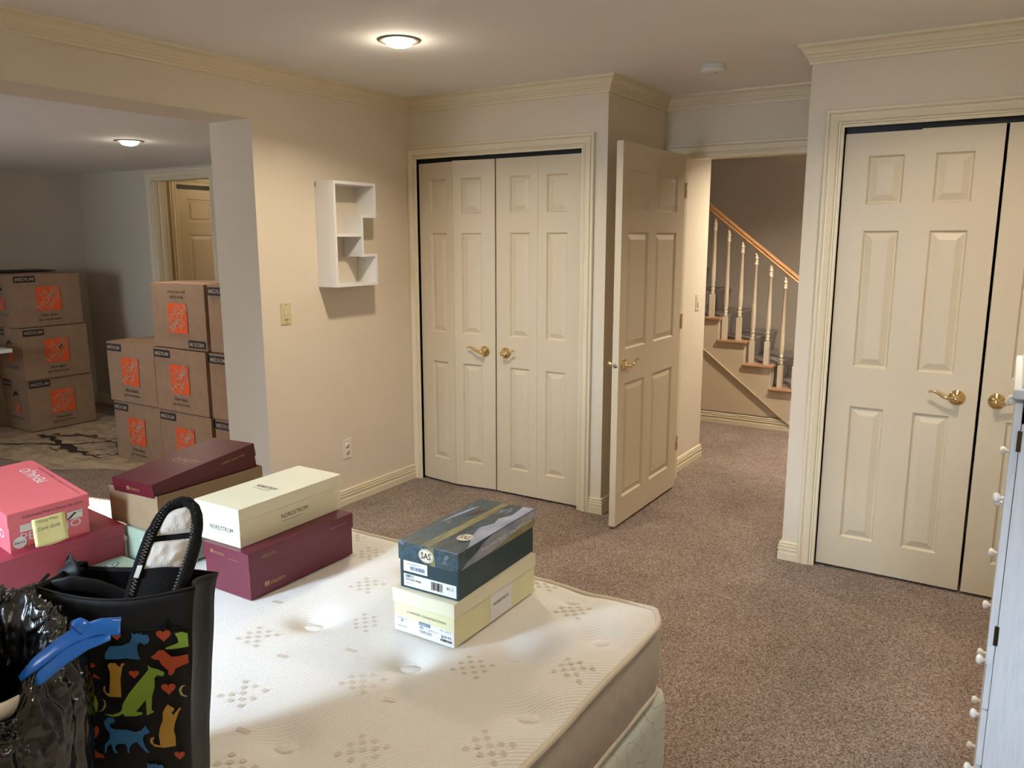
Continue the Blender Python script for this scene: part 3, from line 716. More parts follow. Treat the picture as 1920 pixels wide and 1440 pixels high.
def streak(p0, p1, w0, w1, mt, n=26, jit=.025):
    vs = []; p0 = Vector((*p0, 0)); p1 = Vector((*p1, 0)); d = (p1 - p0).normalized(); q = Vector((-d.y, d.x, 0))
    off = rnd.uniform(0, 50)
    for i in range(n + 1):
        t = i / n; c = p0.lerp(p1, t) + q * (noise.noise(Vector((t * 4 + off, 0, 0))) * jit * 2)
        w = (w0 + (w1 - w0) * t) * (.7 + .6 * abs(noise.noise(Vector((t * 14, off, 0)))))
        for s in (-1, 0, 1):
            x, y = c.x + q.x * w * s, c.y + q.y * w * s; vs.append((x, y, cloth_h(x, y) + .004))
    mb.add(vs, [(3 * i + k, 3 * i + k + 1, 3 * i + k + 4, 3 * i + k + 3) for i in range(n) for k in (0, 1)], mt, None, True)
streak((-3.3, -1.10), (-2.745, -.80), .012, .020, m_dark); streak((-2.745, -.80), (-2.60, -.56), .018, .010, m_dark)
streak((-3.288, -.76), (-2.80, -.82), .018, .035, m_dark); streak((-2.82, -.83), (-2.40, -.90), .045, .030, m_dark); streak((-2.42, -.90), (-2.20, -.88), .02, .006, m_dark)
streak((-2.80, -.80), (-2.66, -.95), .02, .012, m_dark); streak((-2.62, -.60), (-2.35, -.48), .010, .006, m_dark); streak((-2.30, -.86), (-2.17, -.72), .008, .014, m_dark)
streak((-3.05, -.62), (-2.80, -.56), .045, .035, m_umber, jit=.01); streak((-3.2, -.70), (-2.95, -.60), .02, .03, m_umber); streak((-2.80, -.58), (-2.68, -.56), .018, .012, m_amber); streak((-2.66, -.54), (-2.57, -.47), .010, .006, m_amber)
for k in range(10):
    x, y = rnd.uniform(-3.4, -2.2), rnd.uniform(-1.15, -.5); streak((x, y), (x + rnd.uniform(.05, .16), y + rnd.uniform(-.04, .05)), .006, .002, m_umber, 8, .01)
o = mb.build('branch_print', dc); o['label'] = 'dark brown branch print with amber specks'

# ------------------------------------------------------------------ white table corner at the left edge
t = thing('side_table', (-3.25, -1.35, 0), 'white table whose corner shows at the left photo edge', 'table')
TM = Matrix.Translation((-3.08, -.98, 0))
mb = MB(); mb.box((-.95, -.55, .722), (0, 0, .750), m_white, TM); mb.build('tabletop', t, bevel=.002)
for a, b in ((-.90, -.50), (-.90, -.34), (-.30, -.50), (-.30, -.34)):
    mb = MB(); mb.box((a - .02, b - .02, 0), (a + .02, b + .02, .722), m_white, TM); mb.build('leg', t)

# ------------------------------------------------------------------ bed
ZB = .66
bx0, bx1, by1, by0 = 1.10, 2.618, -2.19, -3.96
BTN = [(1.911, -2.713), (2.234, -2.735), (2.399, -2.567), (2.534, -2.402), (2.215, -3.072), (2.546, -2.751), (1.941, -2.345), (2.38, -2.221 - .03), (1.60, -3.02), (1.90, -3.40), (2.50, -3.10), (2.28, -3.42), (1.55, -2.42), (1.33, -3.3)]
def bed_z(x, y):
    d = min(x - bx0, bx1 - x, by1 - y, y - by0)
    z = ZB - .004 + .003 * noise.noise(Vector((x * 3, y * 3, 0))) + .0015 * noise.noise(Vector((x * 11, y * 11, 0)))
    if d < .07: z -= .022 * ((.07 - d) / .07) ** 2
    for a, b in BTN:
        q = ((x - a) ** 2 + (y - b) ** 2) ** .5
        z -= .024 * math.exp(-(q / .045) ** 2) + .006 * math.exp(-(q / .11) ** 2)
    return z
def rrect(x0, x1, y0, y1, r, n=8):
    P = []
    for cx, cy, a in ((x1 - r, y1 - r, 0), (x0 + r, y1 - r, 90), (x0 + r, y0 + r, 180), (x1 - r, y0 + r, 270)):
        for k in range(n + 1):
            q = math.radians(a + 90 * k / n); P.append((cx + r * math.cos(q), cy + r * math.sin(q)))
    return P
def warp(x, y, r=.09):
    """map a rectangle point onto the rounded rectangle"""
    for sx, cx in ((1, bx1 - r), (-1, bx0 + r)):
        for sy, cy in ((1, by1 - r), (-1, by0 + r)):
            a, b = (x - cx) * sx, (y - cy) * sy
            if a > 0 and b > 0:
                m = max(a, b); l = (a * a + b * b) ** .5
                return cx + sx * a * m / l, cy + sy * b * m / l
    return x, y
bed = thing('mattress', ((bx0 + bx1) / 2, (by0 + by1) / 2, .445), 'white tufted pillow top mattress covered with shoe boxes', 'mattress')
mb = MB()
def top(u, v):
    x, y = warp(bx0 + (bx1 - bx0) * u, by0 + (by1 - by0) * v); return Vector((x, y, bed_z(x, y)))
mb.grid(top, 190, 250, m_mat)
mb.build('quilted_top', bed)
ring = rrect(bx0, bx1, by0, by1, .09, 10); n = len(ring)
def dens(ring, step=.04):
    out = []
    for i in range(len(ring)):
        a, b = Vector(ring[i]), Vector(ring[(i + 1) % len(ring)]); k = max(1, int((b - a).length / step))
        for j in range(k): out.append(tuple(a.lerp(b, j / k)))
    return out
rd = dens(ring); cxm, cym = (bx0 + bx1) / 2, (by0 + by1) / 2
def nrm(i, R):
    a, b = Vector(R[i - 1]), Vector(R[(i + 1) % len(R)]); d = (b - a).normalized(); return Vector((d.y, -d.x))
mb = MB()
def side(u, v):
    i = int(round(u * len(rd))) % len(rd); p = rd[i]; nn = nrm(i, rd)
    bul = .012 * math.sin(PI * v) + .003 * noise.noise(Vector((p[0] * 9, p[1] * 9, v * 3)))
    top_ = bed_z(*p) - .002; z = top_ + (.448 - top_) * v
    inn = .004 if 0 < v < 1 else 0
    return Vector((p[0] + nn.x * bul, p[1] + nn.y * bul, z))
mb.grid(side, len(rd), 12, m_matside, wrap_u=True); mb.build('border', bed)
mb = MB(); mb.tube([(p[0] + nrm(i, rd).x * .003, p[1] + nrm(i, rd).y * .003, bed_z(*p) + .001 + .0015 * noise.noise(Vector((p[0] * 20, p[1] * 20, 5)))) for i, p in enumerate(rd)], .0075, m_piping, 8, loop=True)
mb.build('piping', bed)
mb = MB(); mb.tube([(p[0], p[1], .455) for p in rd], .008, m_piping, 8, loop=True); mb.build('piping', bed)
for a, b in BTN:
    mb = MB(); mb.lathe([(.024, 0), (.024, .003), (.019, .0055), (0, .0062)], (0, 0, 0), m_mat, 20)
    for k, p in enumerate(mb.v): mb.v[k] = Vector((a + p.x * 1.0 + p.y * .3, b + p.y * .72 + p.x * .2, bed_z(a, b) + .001 + p.z))
    mb.build('tuft', bed)
mb = MB(); rnd = random.Random(9)
CL = [(2.207, -2.858), (2.367, -2.687), (1.871, -2.848), (2.033, -3.023), (2.033, -2.662), (1.895, -2.504), (2.554, -2.575), (2.550, -2.892), (2.202, -3.19), (2.282, -2.26), (2.364, -3.026), (1.75, -2.34), (1.62, -2.25), (2.42, -2.33), (2.05, -2.30)]
def sq(cx, cy, a, b, ang):
    c, s = math.cos(ang), math.sin(ang); pts = []
    for u, v in ((-a, -b), (a, -b), (a, b), (-a, b)):
        x, y = cx + u * c - v * s, cy + u * s + v * c; pts.append((x, y, bed_z(x, y) + .0012))
    mb.add(pts, [(0, 1, 2, 3)], m_tan)
for cx, cy in CL:
    for i in range(-2, 3):
        for j in range(-2, 3):
            if abs(i) + abs(j) > 2 or rnd.random() < .08: continue
            u, v = (i + j) * .0155, (i - j) * .0155
            x, y = cx + u * .99, cy + v * .99
            if bx0 + .03 < x < bx1 - .03 and by0 + .03 < y < by1 - .03: sq(x, y, .0055, .0055, .10)
for cx, cy in ((1.99, -2.88), (1.77, -2.70), (2.10, -2.78), (2.30, -2.88), (2.13, -3.10)): sq(cx, cy, .014, .006, .2)
mb.build('woven_squares', bed)
# box spring
bs = thing('box_spring', ((bx0 + bx1) / 2, (by0 + by1) / 2, .0), 'pale green grey damask box spring under the mattress', 'box spring')
R2 = dens(rrect(bx0 - .004, bx1 + .012, by0, by1 + .012, .05, 8))
mb = MB(); prf = [(0, .175), (.0, .205), (.0, .40), (-.006, .425), (-.022, .440), (-.06, .446)]
def sp(u, v):
    i = int(round(u * len(R2))) % len(R2); p = R2[i]; nn = nrm(i, R2); q = v * (len(prf) - 1); k = min(int(q), len(prf) - 2); f = q - k
    a = prf[k][0] * (1 - f) + prf[k + 1][0] * f; z = prf[k][1] * (1 - f) + prf[k + 1][1] * f
    return Vector((p[0] + nn.x * a, p[1] + nn.y * a, z))
mb.grid(sp, len(R2), 5, m_spring, wrap_u=True)
mb.add([(bx0 + .05, by0 + .05, .445), (bx1 - .05, by0 + .05, .445), (bx1 - .05, by1 - .05, .445), (bx0 + .05, by1 - .05, .445)], [(0, 1, 2, 3)], m_spring)
mb.add([(bx0 + .01, by0 + .01, .175), (bx1 - .01, by0 + .01, .175), (bx1 - .01, by1 - .01, .175), (bx0 + .01, by1 - .01, .175)], [(3, 2, 1, 0)], m_spring)
mb.build('cover', bs)
bf = thing('bed_frame', ((bx0 + bx1) / 2, (by0 + by1) / 2, 0), 'dark metal bed frame under the box spring', 'bed frame')
mb = MB(); mb.box((bx0 + .04, by1 - .10, .145), (bx1 - .04, by1 - .06, .174), m_track); mb.box((bx0 + .04, by0 + .06, .145), (bx1 - .04, by0 + .10, .174), m_track)
mb.box((bx0 + .04, by0 + .1, .145), (bx0 + .08, by1 - .1, .174), m_track); mb.box((bx1 - .08, by0 + .1, .145), (bx1 - .04, by1 - .1, .174), m_track); mb.build('rail', bf)
for x in (bx0 + .08, bx1 - .08):
    for y in (by0 + .1, by1 - .1):
        mb = MB(); mb.tube([(x, y, 0), (x, y, .15)], .018, m_track, 12); mb.build('leg', bf)

# ------------------------------------------------------------------ shoe boxes
def shoebox(name, loc, rot, W, L, Hh, lid_h, body, lid, label, ov=.003, lidname='lid', near=None):
    """local: near-right bottom corner at origin, x in [-W,0], y in [0,L]"""
    t = thing(name, loc, label, 'shoe box', rot=rot)
    th = .002
    mb = MB(); mb.box((-W, 0, 0), (0, L, Hh - .004), body)
    if near:  mb.add([(-W, -.0004, 0), (0, -.0004, 0), (0, -.0004, Hh - .004), (-W, -.0004, Hh - .004)], [(0, 1, 2, 3)], near)
    mb.build('box_body', t, local=True)
    if lid:
        mb = MB(); a, b, c, d = -W - ov, ov, -ov, L + ov; z0, z1 = Hh - lid_h, Hh
        mb.box((a, c, z0), (b, c + th, z1), lid); mb.box((a, d - th, z0), (b, d, z1), lid); mb.box((a, c + th, z0), (a + th, d - th, z1), lid); mb.box((b - th, c + th, z0), (b, d - th, z1), lid); mb.box((a, c, z1 - th), (b, d, z1 + .0005), lid)
        mb.build(lidname, t, local=True, bevel=.0008)
    return t
def rect(mb, o, u, v, w, h, mt, n=None, e=0):
    o = Vector(o); u = Vector(u).normalized(); v = Vector(v).normalized(); n = u.cross(v); o = o + n * e
    mb.add([o - u * w / 2 - v * h / 2, o + u * w / 2 - v * h / 2, o + u * w / 2 + v * h / 2, o - u * w / 2 + v * h / 2], [(0, 1, 2, 3)], mt)
def barcode(mb, o, u, v, w, h, seed=1, mt=None):
    r = random.Random(seed); x = -w / 2; u = Vector(u).normalized(); v = Vector(v).normalized(); n = u.cross(v)
    while x < w / 2 - .001:
        a = r.choice((.0006, .0010, .0016)); rect(mb, Vector(o) + u * (x + a / 2), u, v, a, h, mt or m_ink, e=.0002); x += a + r.choice((.0006, .0010, .0014))
X, Y, Z = (1, 0, 0), (0, 1, 0), (0, 0, 1); NX = (-1, 0, 0)
# --- plum box (bottom of the middle pile)
W, L, Hh = .172, .366, .124
t = shoebox('shoe_box', (1.715, -2.737, ZB), (0, 0, 0), W, L, Hh, .043, m_plum, m_plum, 'plum shoe box lying on the mattress beneath the cream box')
def m_logo(mb, o, u, v, s, mt=m_gold, word='munro'):
    """small twin-arch m mark followed by the word"""
    o = Vector(o); u_ = Vector(u).normalized(); v_ = Vector(v).normalized(); n = u_.cross(v_)
    for k in range(3): mb.poly([(k * .36 * s, 0), (k * .36 * s + .20 * s, .1 * s), (k * .36 * s + .27 * s, .8 * s), (k * .36 * s + .1 * s, 1.0 * s), (k * .36 * s - .05 * s, .85 * s)], o + n * .0004, u_, v_, mt)
    mb.text(word, o + u_ * (2.9 * s) + v_ * (.38 * s) + n * .0004, u_, v_, 3.2 * s, mt, .62 * s)
mb = MB()
m_logo(mb, (.001, .045, .020), Y, Z, .015); rect(mb, (.004, .060, .103), Y, Z, .05, .0012, m_gold, e=.0005)
mb.text('comfort. fit. style.', (.0036, .060, .108), Y, Z, .042, m_gold, .004); mb.text('shoes by munro', (.0038, L - .055, .103), Y, Z, .062, m_gold, .007)
m_logo(mb, (-.145, -.0036, .100), X, Z, .012); rect(mb, (-.055, -.004, .098), X, Z, .042, .001, m_gold, e=.0005)
o = mb.build('box_print', t, local=True); o['label'] = 'gold lettering and mark'
# --- cream box on it
W, L, Hh = .168, .362, .103
t = shoebox('shoe_box', (1.668, -2.722, ZB + .1255), (0, 0, math.radians(.6)), W, L, Hh, .034, m_cream, m_cream, 'cream shoe box with store lettering on top of the plum box', near=m_creamend)  # near end made paler: daylight put into its colour
mb = MB()
mb.text('NORDSTROM', (.0006, .185, .043), Y, Z, .095, m_ink, .012); rect(mb, (.0004, .178, .029), Y, Z, .075, .0012, m_inkg, e=.0004)
mb.text('NORDSTROM', (-.070, -.0012, .040), X, Z, .090, m_ink, .0125); rect(mb, (-.075, -.001, .027), X, Z, .07, .001, m_inkg, e=.0004)
mb.text('NORDSTROM', (-.083, .165, Hh + .0012), X, Y, .075, m_ink, .017); rect(mb, (-.083, .146, Hh + .0008), X, Y, .07, .002, m_inkg, e=.0003)
mb.build('box_print', t, local=True)
# --- yellow cream box of the right pile
W, L, Hh = .174, .346, .105
t = shoebox('shoe_box', (2.293, -2.652, ZB), (0, 0, 0), W, L, Hh, .034, m_yellowbox, m_cream, 'pale yellow shoe box with price label under the dark teal box', near=m_yellowbox)
mb = MB()
rect(mb, (.0003, .190, .037), Y, Z, .095, .072, m_paper, e=.0003); mb.text('NORDSTROM', (.0010, .190, .042), Y, Z, .068, m_ink, .0085)
rect(mb, (-.087, -.0009, .019), X, Z, .173, .036, m_paper, e=.0002)
mb.text('COMFORT CONSTRUCTION', (-.080, -.0012, .053), X, Z, .112, m_inkg, .006)
for k, (a, b) in enumerate(((.030, .034), (.018, .0285), (.028, .014))): mb.text(['SIZE WIDTH CODE', '8', 'MADE IN CHINA'][k], (-.150, -.0022, b), X, Z, a * (.35 if k == 1 else 1), m_ink, .0035 if k != 1 else .006)
rect(mb, (-.084, -.0014, .034), X, Z, .032, .008, m_inkb, e=.0004); mb.text('GUNMETAL', (-.084, -.0022, .034), X, Z, .027, m_paper, .005)
mb.text('M4', (-.093, -.0020, .025), X, Z, .010, m_ink, .006); mb.text('TAUPE LUXO', (-.081, -.0020, .015), X, Z, .036, m_ink, .0075)
mb.text('# 0000 05 10', (-.060, -.0020, .024), X, Z, .028, m_ink, .0035); mb.text('SIZE    WIDTH', (-.024, -.0020, .034), X, Z, .032, m_inkg, .003)
mb.text('$59.95', (-.022, -.0020, .020), X, Z, .028, m_ink, .007); barcode(mb, (-.022, -.0018, .0115), X, Z, .034, .006, 3)
o = mb.build('box_label', t, local=True); o['label'] = 'white price label and store lettering'
# --- dark teal box with landscape lid
W, L, Hh = .163, .340, .113
t = shoebox('shoe_box', (2.294, -2.636, ZB + .1062), (0, 0, math.radians(1.8)), W, L, Hh, .044, m_teal, m_pic, 'dark teal shoe box with landscape picture lid, topmost of the right pile')
mb = MB(); zt = Hh + .0012
mb.poly([(-.100, -.003), (-.074, -.003), (-.066, .34), (-.090, .34)], (0, 0, zt), X, Y, m_pic_band)
mb.poly([(-.030, .10), (-.004, .05), (.0025, .03), (.0025, .343), (-.030, .343), (-.022, .27), (-.040, .235), (-.030, .20), (-.046, .16)], (0, 0, zt), X, Y, m_pic_sky)
mb.poly([(.005, Hh - .042), (.03, Hh - .030), (.07, Hh - .020), (.10, Hh - .006), (.14, Hh), (.25, Hh), (.34, Hh), (.34, Hh - .018), (.29, Hh - .024), (.20, Hh - .034), (.12, Hh - .042)], (.0038, 0, 0), Y, Z, m_pic_sky)
mb.poly([(.12, Hh - .0435), (.20, Hh - .035), (.29, Hh - .025), (.342, Hh - .019), (.342, Hh - .0435)], (.0039, 0, 0), Y, Z, m_pic_band)
mb.poly([(-.078, Hh - .0435), (-.060, Hh - .0435), (-.064, Hh - .001), (-.082, Hh - .001)], (0, -.0038, 0), X, Z, m_pic_band)
# roof and cloud of the pictured ranch
mb.poly([(-.125, .20), (-.108, .24), (-.10, .27), (-.118, .26)], (0, 0, zt + .0001), X, Y, m_umber); mb.poly([(-.150, .14), (-.138, .20), (-.128, .29), (-.137, .27), (-.150, .20)], (0, 0, zt + .0001), X, Y, m_pic_sky)
def oval(mb, o, u, v, a, b, mt, e):
    mb.poly([(a * math.cos(2 * PI * k / 28), b * math.sin(2 * PI * k / 28)) for k in range(28)], Vector(o) + Vector(u).cross(Vector(v)) * e, u, v, mt)
for o_, u_, v_, a, b in (((-.085, -.0040, Hh - .022), X, Z, .021, .0165), ((-.038, .085, zt + .0004), X, Y, .019, .022)):
    oval(mb, o_, u_, v_, a, b, m_creamend, .0003); oval(mb, o_, u_, v_, a * .92, b * .90, m_gold, .0006); oval(mb, o_, u_, v_, a * .84, b * .82, m_creamend, .0009)
    mb.text('SAS', Vector(o_) + Vector(u_).cross(Vector(v_)) * .0013, u_, v_, a * 1.35, m_maroon, b * .95, bold=.02)
mb.text('Siesta Valley Ranch - Texas Hill Country', (.0048, .205, Hh - .0225), Y, Z, .235, m_paper, .0105)
o = mb.build('lid_picture', t, local=True); o['label'] = 'landscape picture with two oval badges'
mb = MB()
rect(mb, (-.119, -.0006, .054), X, Z, .068, .026, m_paper, e=.0003); mb.text('small order 8.5', (-.125, -.0014, .061), X, Z, .035, m_inkg, .004); barcode(mb, (-.112, -.0012, .051), X, Z, .042, .009, 5, m_inkb)
rect(mb, (-.079, -.0006, .020), X, Z, .148, .030, m_paper, e=.0003)
mb.text('SIMPLE', (-.136, -.0014, .030), X, Z, .024, m_ink, .0065, bold=.01); mb.text('ANTIQUE WINE', (-.126, -.0014, .0215), X, Z, .045, m_ink, .006, bold=.01); mb.text('leather shoe', (-.137, -.0014, .013), X, Z, .018, m_ink, .003)
barcode(mb, (-.058, -.0012, .021), X, Z, .034, .020, 8); mb.text('8\u00bd S', (-.022, -.0014, .024), X, Z, .018, m_ink, .0075, bold=.01)
o = mb.build('box_label', t, local=True); o['label'] = 'white size label with barcode'
# --- sage box, open brown box and tilted maroon box on the left
t = shoebox('shoe_box', (1.372, -2.748, ZB), (0, 0, 0), .165, .36, .104, .03, m_sage, m_sage, 'sage green shoe box under the open brown box')
mb = MB(); mb.text('SK', (-.08, -.0042, .072), X, Z, .03, m_cream, .014); mb.build('box_print', t, local=True)
t = thing('open_shoe_box', (1.356, -2.742, ZB + .106), 'brown cardboard shoe box without lid holding the tilted maroon box', 'shoe box', rot=(0, 0, math.radians(.5)))
W, L, Hh, q = .226, .362, .106, .003
mb = MB(); mb.box((-W, 0, 0), (0, L, q), m_card2); mb.box((-W, 0, q), (0, q, Hh), m_card2); mb.box((-W, L - q, q), (0, L, Hh), m_card2); mb.box((-W, q, q), (-W + q, L - q, Hh), m_card2); mb.box((-q, q, q), (0, L - q, Hh), m_card2)
mb.build('tray', t, local=True, bevel=.0008)
W, L, Hh = .184, .345, .108
t = shoebox('shoe_box', (1.3475, -2.7335, .7985), (math.radians(6.8), math.radians(-2.4), math.radians(-.3)), W, L, Hh, .040, m_maroon, m_maroon, 'dark maroon shoe box tilted in the open brown box')
mb = MB()
mb.text('QUALITY', (-.080, .165, Hh + .001), X, Y, .110, m_gold, .026); rect(mb, (-.08, .145, Hh + .0008), X, Y, .08, .0015, m_gold, e=.0004)
m_logo(mb, (.0012, .045, .025), Y, Z, .013); mb.text('comfort munro shoes', (.0038, L - .08, Hh - .021), Y, Z, .085, m_gold, .008)
m_logo(mb, (-.118, -.0038, Hh - .028), X, Z, .013)
o = mb.build('box_print', t, local=True); o['label'] = 'faint gold lettering'
mb = MB(); rect(mb, (-.146, -.0010, .036), X, Z, .072, .064, m_paper, e=.0006)
for k in range(3):
    P = [(-.172 + .0022 * j + .018 * k, -.0022, .060 - .004 * j + .003 * math.sin(j * 2.3 + k * 2)) for j in range(11)]; mb.tube(P, .0008, m_ink, 5)
o = mb.build('paper_label', t, local=True); o['label'] = 'white paper label with handwriting'
# --- crimson box and pink box
ry = -.10
W, L, Hh = .215, .350, .112
MBX = Matrix.Translation((1.208, -3.112, ZB + .002))
t = shoebox('shoe_box', (1.208, -3.112, ZB + .002), (0, math.radians(4.0), 0), .34, .35, Hh, .030, m_crimson, m_crimson, 'wide crimson shoe box at the left edge under the pink box')
W, Ls, Hh = .335, .196, .113
t = shoebox('shoe_box', (1.188, -3.046, .772), (math.radians(1.2), math.radians(6.2), math.radians(-4.6)), W, Ls, Hh, .036, m_pink, m_pink, 'bright pink shoe box with yellow sticky note, topmost at the left')
mb = MB()
mb.text('PENALJO', (.0010, Ls / 2 + .002, .038), Y, Z, .150, m_paper, .028)
mb.text('Crafted with Pride in Dexter, Me. U.S.A', (.0038, Ls / 2 + .008, Hh - .017), Y, Z, .150, m_navy, .0095)
mb.text('The Shoe with the beautiful fit', (.0010, .085, .013), Y, Z, .11, m_navy, .006)
rect(mb, (.0004, .040, .066), Y, Z, .030, .020, m_paper, e=.0006); rect(mb, (.0004, .160, .064), Y, Z, .040, .022, m_paper, e=.0006)
mb.poly([(.140, .056), (.152, .066), (.160, .072), (.165, .069), (.158, .064), (.150, .057), (.141, .053)], (.0018, 0, 0), Y, Z, m_navy); mb.text('N', (.0018, .173, .070), Y, Z, .005, m_ink, .004)
oval(mb, (.0006, .022, .030), Y, Z, .016, .016, m_paper, .0012); mb.text('D6112', (.0022, .022, .030), Y, Z, .024, m_ink, .0055, bold=.02)
zt = Hh + .0014
mb.text('PENALJO', (-.215, .155, zt), (-1, 0, 0), (0, -1, 0), .125, m_paper, .038)
mb.text('fashion is our destiny', (-.215, .185, zt), (-1, 0, 0), (0, -1, 0), .100, m_navy, .009)
rect(mb, (-.085, .182, zt), X, Y, .145, .0012, m_navy)
mb.text('PENALJO', (-.10, -.0012, .045), X, Z, .14, m_paper, .032)
o = mb.build('box_print', t, local=True); o['label'] = 'white brand lettering with navy script'
mb = MB()
def note(u, v): 
    return Vector((.0045 + .010 * (1 - v) ** 2 + (.0025 if v < .75 else 0), .052 + .082 * u, .083 - .0 - .072 * (1 - v) - .006 * math.sin(u * PI) * (1 - v)))
mb.grid(note, 8, 10, m_note); o = mb.build('sticky_note', t, local=True, solid=.0004); o['label'] = 'yellow sticky note with faint pencil writing'
mb = MB(); 
for txt, zz, ww in (('Sling Mat', .074, .050), ('Cork Gold', .055, .055)):
    v_ = (zz - .011) / .072; mb.text(txt, (.0045 + .010 * (1 - v_) ** 2 + .0032 + .0012, .090, zz), Y, Z, ww, m_inkg, .010)
mb.build('handwriting', t, local=True)
# --- low clutter between the piles
t = thing('label_box', (1.188, -2.752, ZB), 'small white box printed with grey lines behind the crimson box', 'box', rot=(0, 0, math.radians(2)))
mb = MB(); mb.box((-.05, -.0, 0), (.010, .035, .055), m_creamend); mb.build('carton', t, local=True)
mb = MB()
for k in range(5): rect(mb, (-.020, -.0008, .047 - .008 * k), X, Z, .045 - .006 * (k % 3), .0012, m_inkg)
mb.build('box_print', t, local=True)
t = thing('flat_carton', (1.40, -2.85, ZB), 'flat sage green carton with swirl mark lying on the mattress', 'carton')
mb = MB(); mb.box((-.215, -.10, 0), (0, .08, .022), m_sage); mb.build('carton_top', t, local=True, bevel=.001)
mb = MB(); P = [(-.150 + (.004 + .0011 * k) * math.cos(k * .5), .02 + (.004 + .0011 * k) * math.sin(k * .5), .0232) for k in range(22)]; mb.tube(P, .0010, m_inkg, 5); mb.build('swirl_mark', t, local=True)

# ------------------------------------------------------------------ tote bag
ty = math.radians(32.2)
tb = thing('tote_bag', (2.035, -3.395, ZB), 'black tote bag printed with colourful cats, dogs and hearts, standing on the mattress', 'tote bag', rot=(0, 0, ty))
TW = .252; TD = .098; ZT = .372
def tote_loop(v):
    """closed outline at height fraction v, counter clockwise from front-left"""
    w = TW - .034 * (1 - v) ** .8; d = TD * (.80 + .15 * v); P = []; dz = v ** 6
    n = 16
    for i in range(n): u = i / n; P.append((w * u, -.012 * math.sin(PI * u) * (.4 + .6 * v), -.016 * math.sin(PI * u) * (v ** 6)))
    for i in range(8): u = i / 8; P.append((w - .018 * math.sin(PI * u) * v * 1.0, d * u, .0 - .018 * u * dz))
    for i in range(n): u = i / n; P.append((w * (1 - u), d + .006 * math.sin(PI * u * 2) * v, dz * (-.018 + .016 * u * 1.0)))
    for i in range(8): u = i / 8; P.append((.014 * math.sin(PI * u) * v, d * (1 - u), -.002 * (1 - u) * dz))
    return P
NL = len(tote_loop(0))
mb = MB(); mb.grid(lambda u, v: (lambda p: Vector((p[0] + .003 * noise.noise(Vector((p[0] * 12, p[1] * 12, v * 4))), p[1] + .003 * noise.noise(Vector((p[0] * 14, v * 3, 2))), ZT * v + p[2])))(tote_loop(v)[int(round(u * NL)) % NL]), NL, 24, m_tote, wrap_u=True)
mb.add([(p[0], p[1], .0) for p in tote_loop(0)], [tuple(range(NL))[::-1]], m_tote)
mb.build('bag_body', tb, local=True, solid=.002)
mb = MB(); mb.grid(lambda u, v: (lambda p: Vector((p[0] * .96 + .005, p[1] * .90 + .005, ZT * (.72 + .27 * v) + p[2])))(tote_loop(.72 + .27 * v)[int(round(u * NL)) % NL]), NL, 6, m_totein, wrap_u=True)
mb.add([(p[0] * .96 + .005, p[1] * .90 + .005, ZT * .72 + p[2]) for p in tote_loop(.72)], [tuple(range(NL))], m_totein); mb.build('lining', tb, local=True)
mb = MB(); mb.tube([(p[0], p[1], ZT + p[2]) for p in tote_loop(1)], .0022, m_tote, 6, loop=True); mb.build('rim_binding', tb, local=True)
mb = MB(); mb.tube([(p[0] - .0, p[1] - .001, ZT - .066 + p[2] * .3) for p in tote_loop(.82)[:17]], .0012, m_tote, 6); mb.build('hem_seam', tb, local=True)
# handles: front webbing drooping inside, back webbing block at the left
mb = MB()
def strap(P, w, mt, up):
    mb.tube(P, w, mt, 8, flat=.13, up=up)
strap([(.020, .020, ZT - .012), (.045, .026, ZT - .006), (.080, .034, ZT - .016), (.115, .040, ZT - .034), (.135, .042, ZT - .055)], .014, m_tote, (0, 1, 0))
strap([(.022, .086, ZT - .06), (.022, .088, ZT - .01), (.022, .084, ZT + .006), (.022, .074, ZT + .009), (.022, .062, ZT + .002), (.022, .056, ZT - .03)], .019, m_tote, (0, 1, 0))
mb.tube([(-.004, .05, ZT - .0), (-.020, .03, ZT - .02), (-.034, .01, ZT - .055), (-.046, -.01, ZT - .09)], .003, m_tote, 8)
mb.build('handle', tb, local=True)
mb = MB(); mb.box((TW - .055, TD + .002, ZT - .002), (TW - .036, TD + .004, ZT + .016), m_inkb); mb.box((TW - .058, TD - .002, ZT + .002), (TW - .034, TD + .001, ZT + .012), m_paper); mb.build('sewn_tag', tb, local=True)
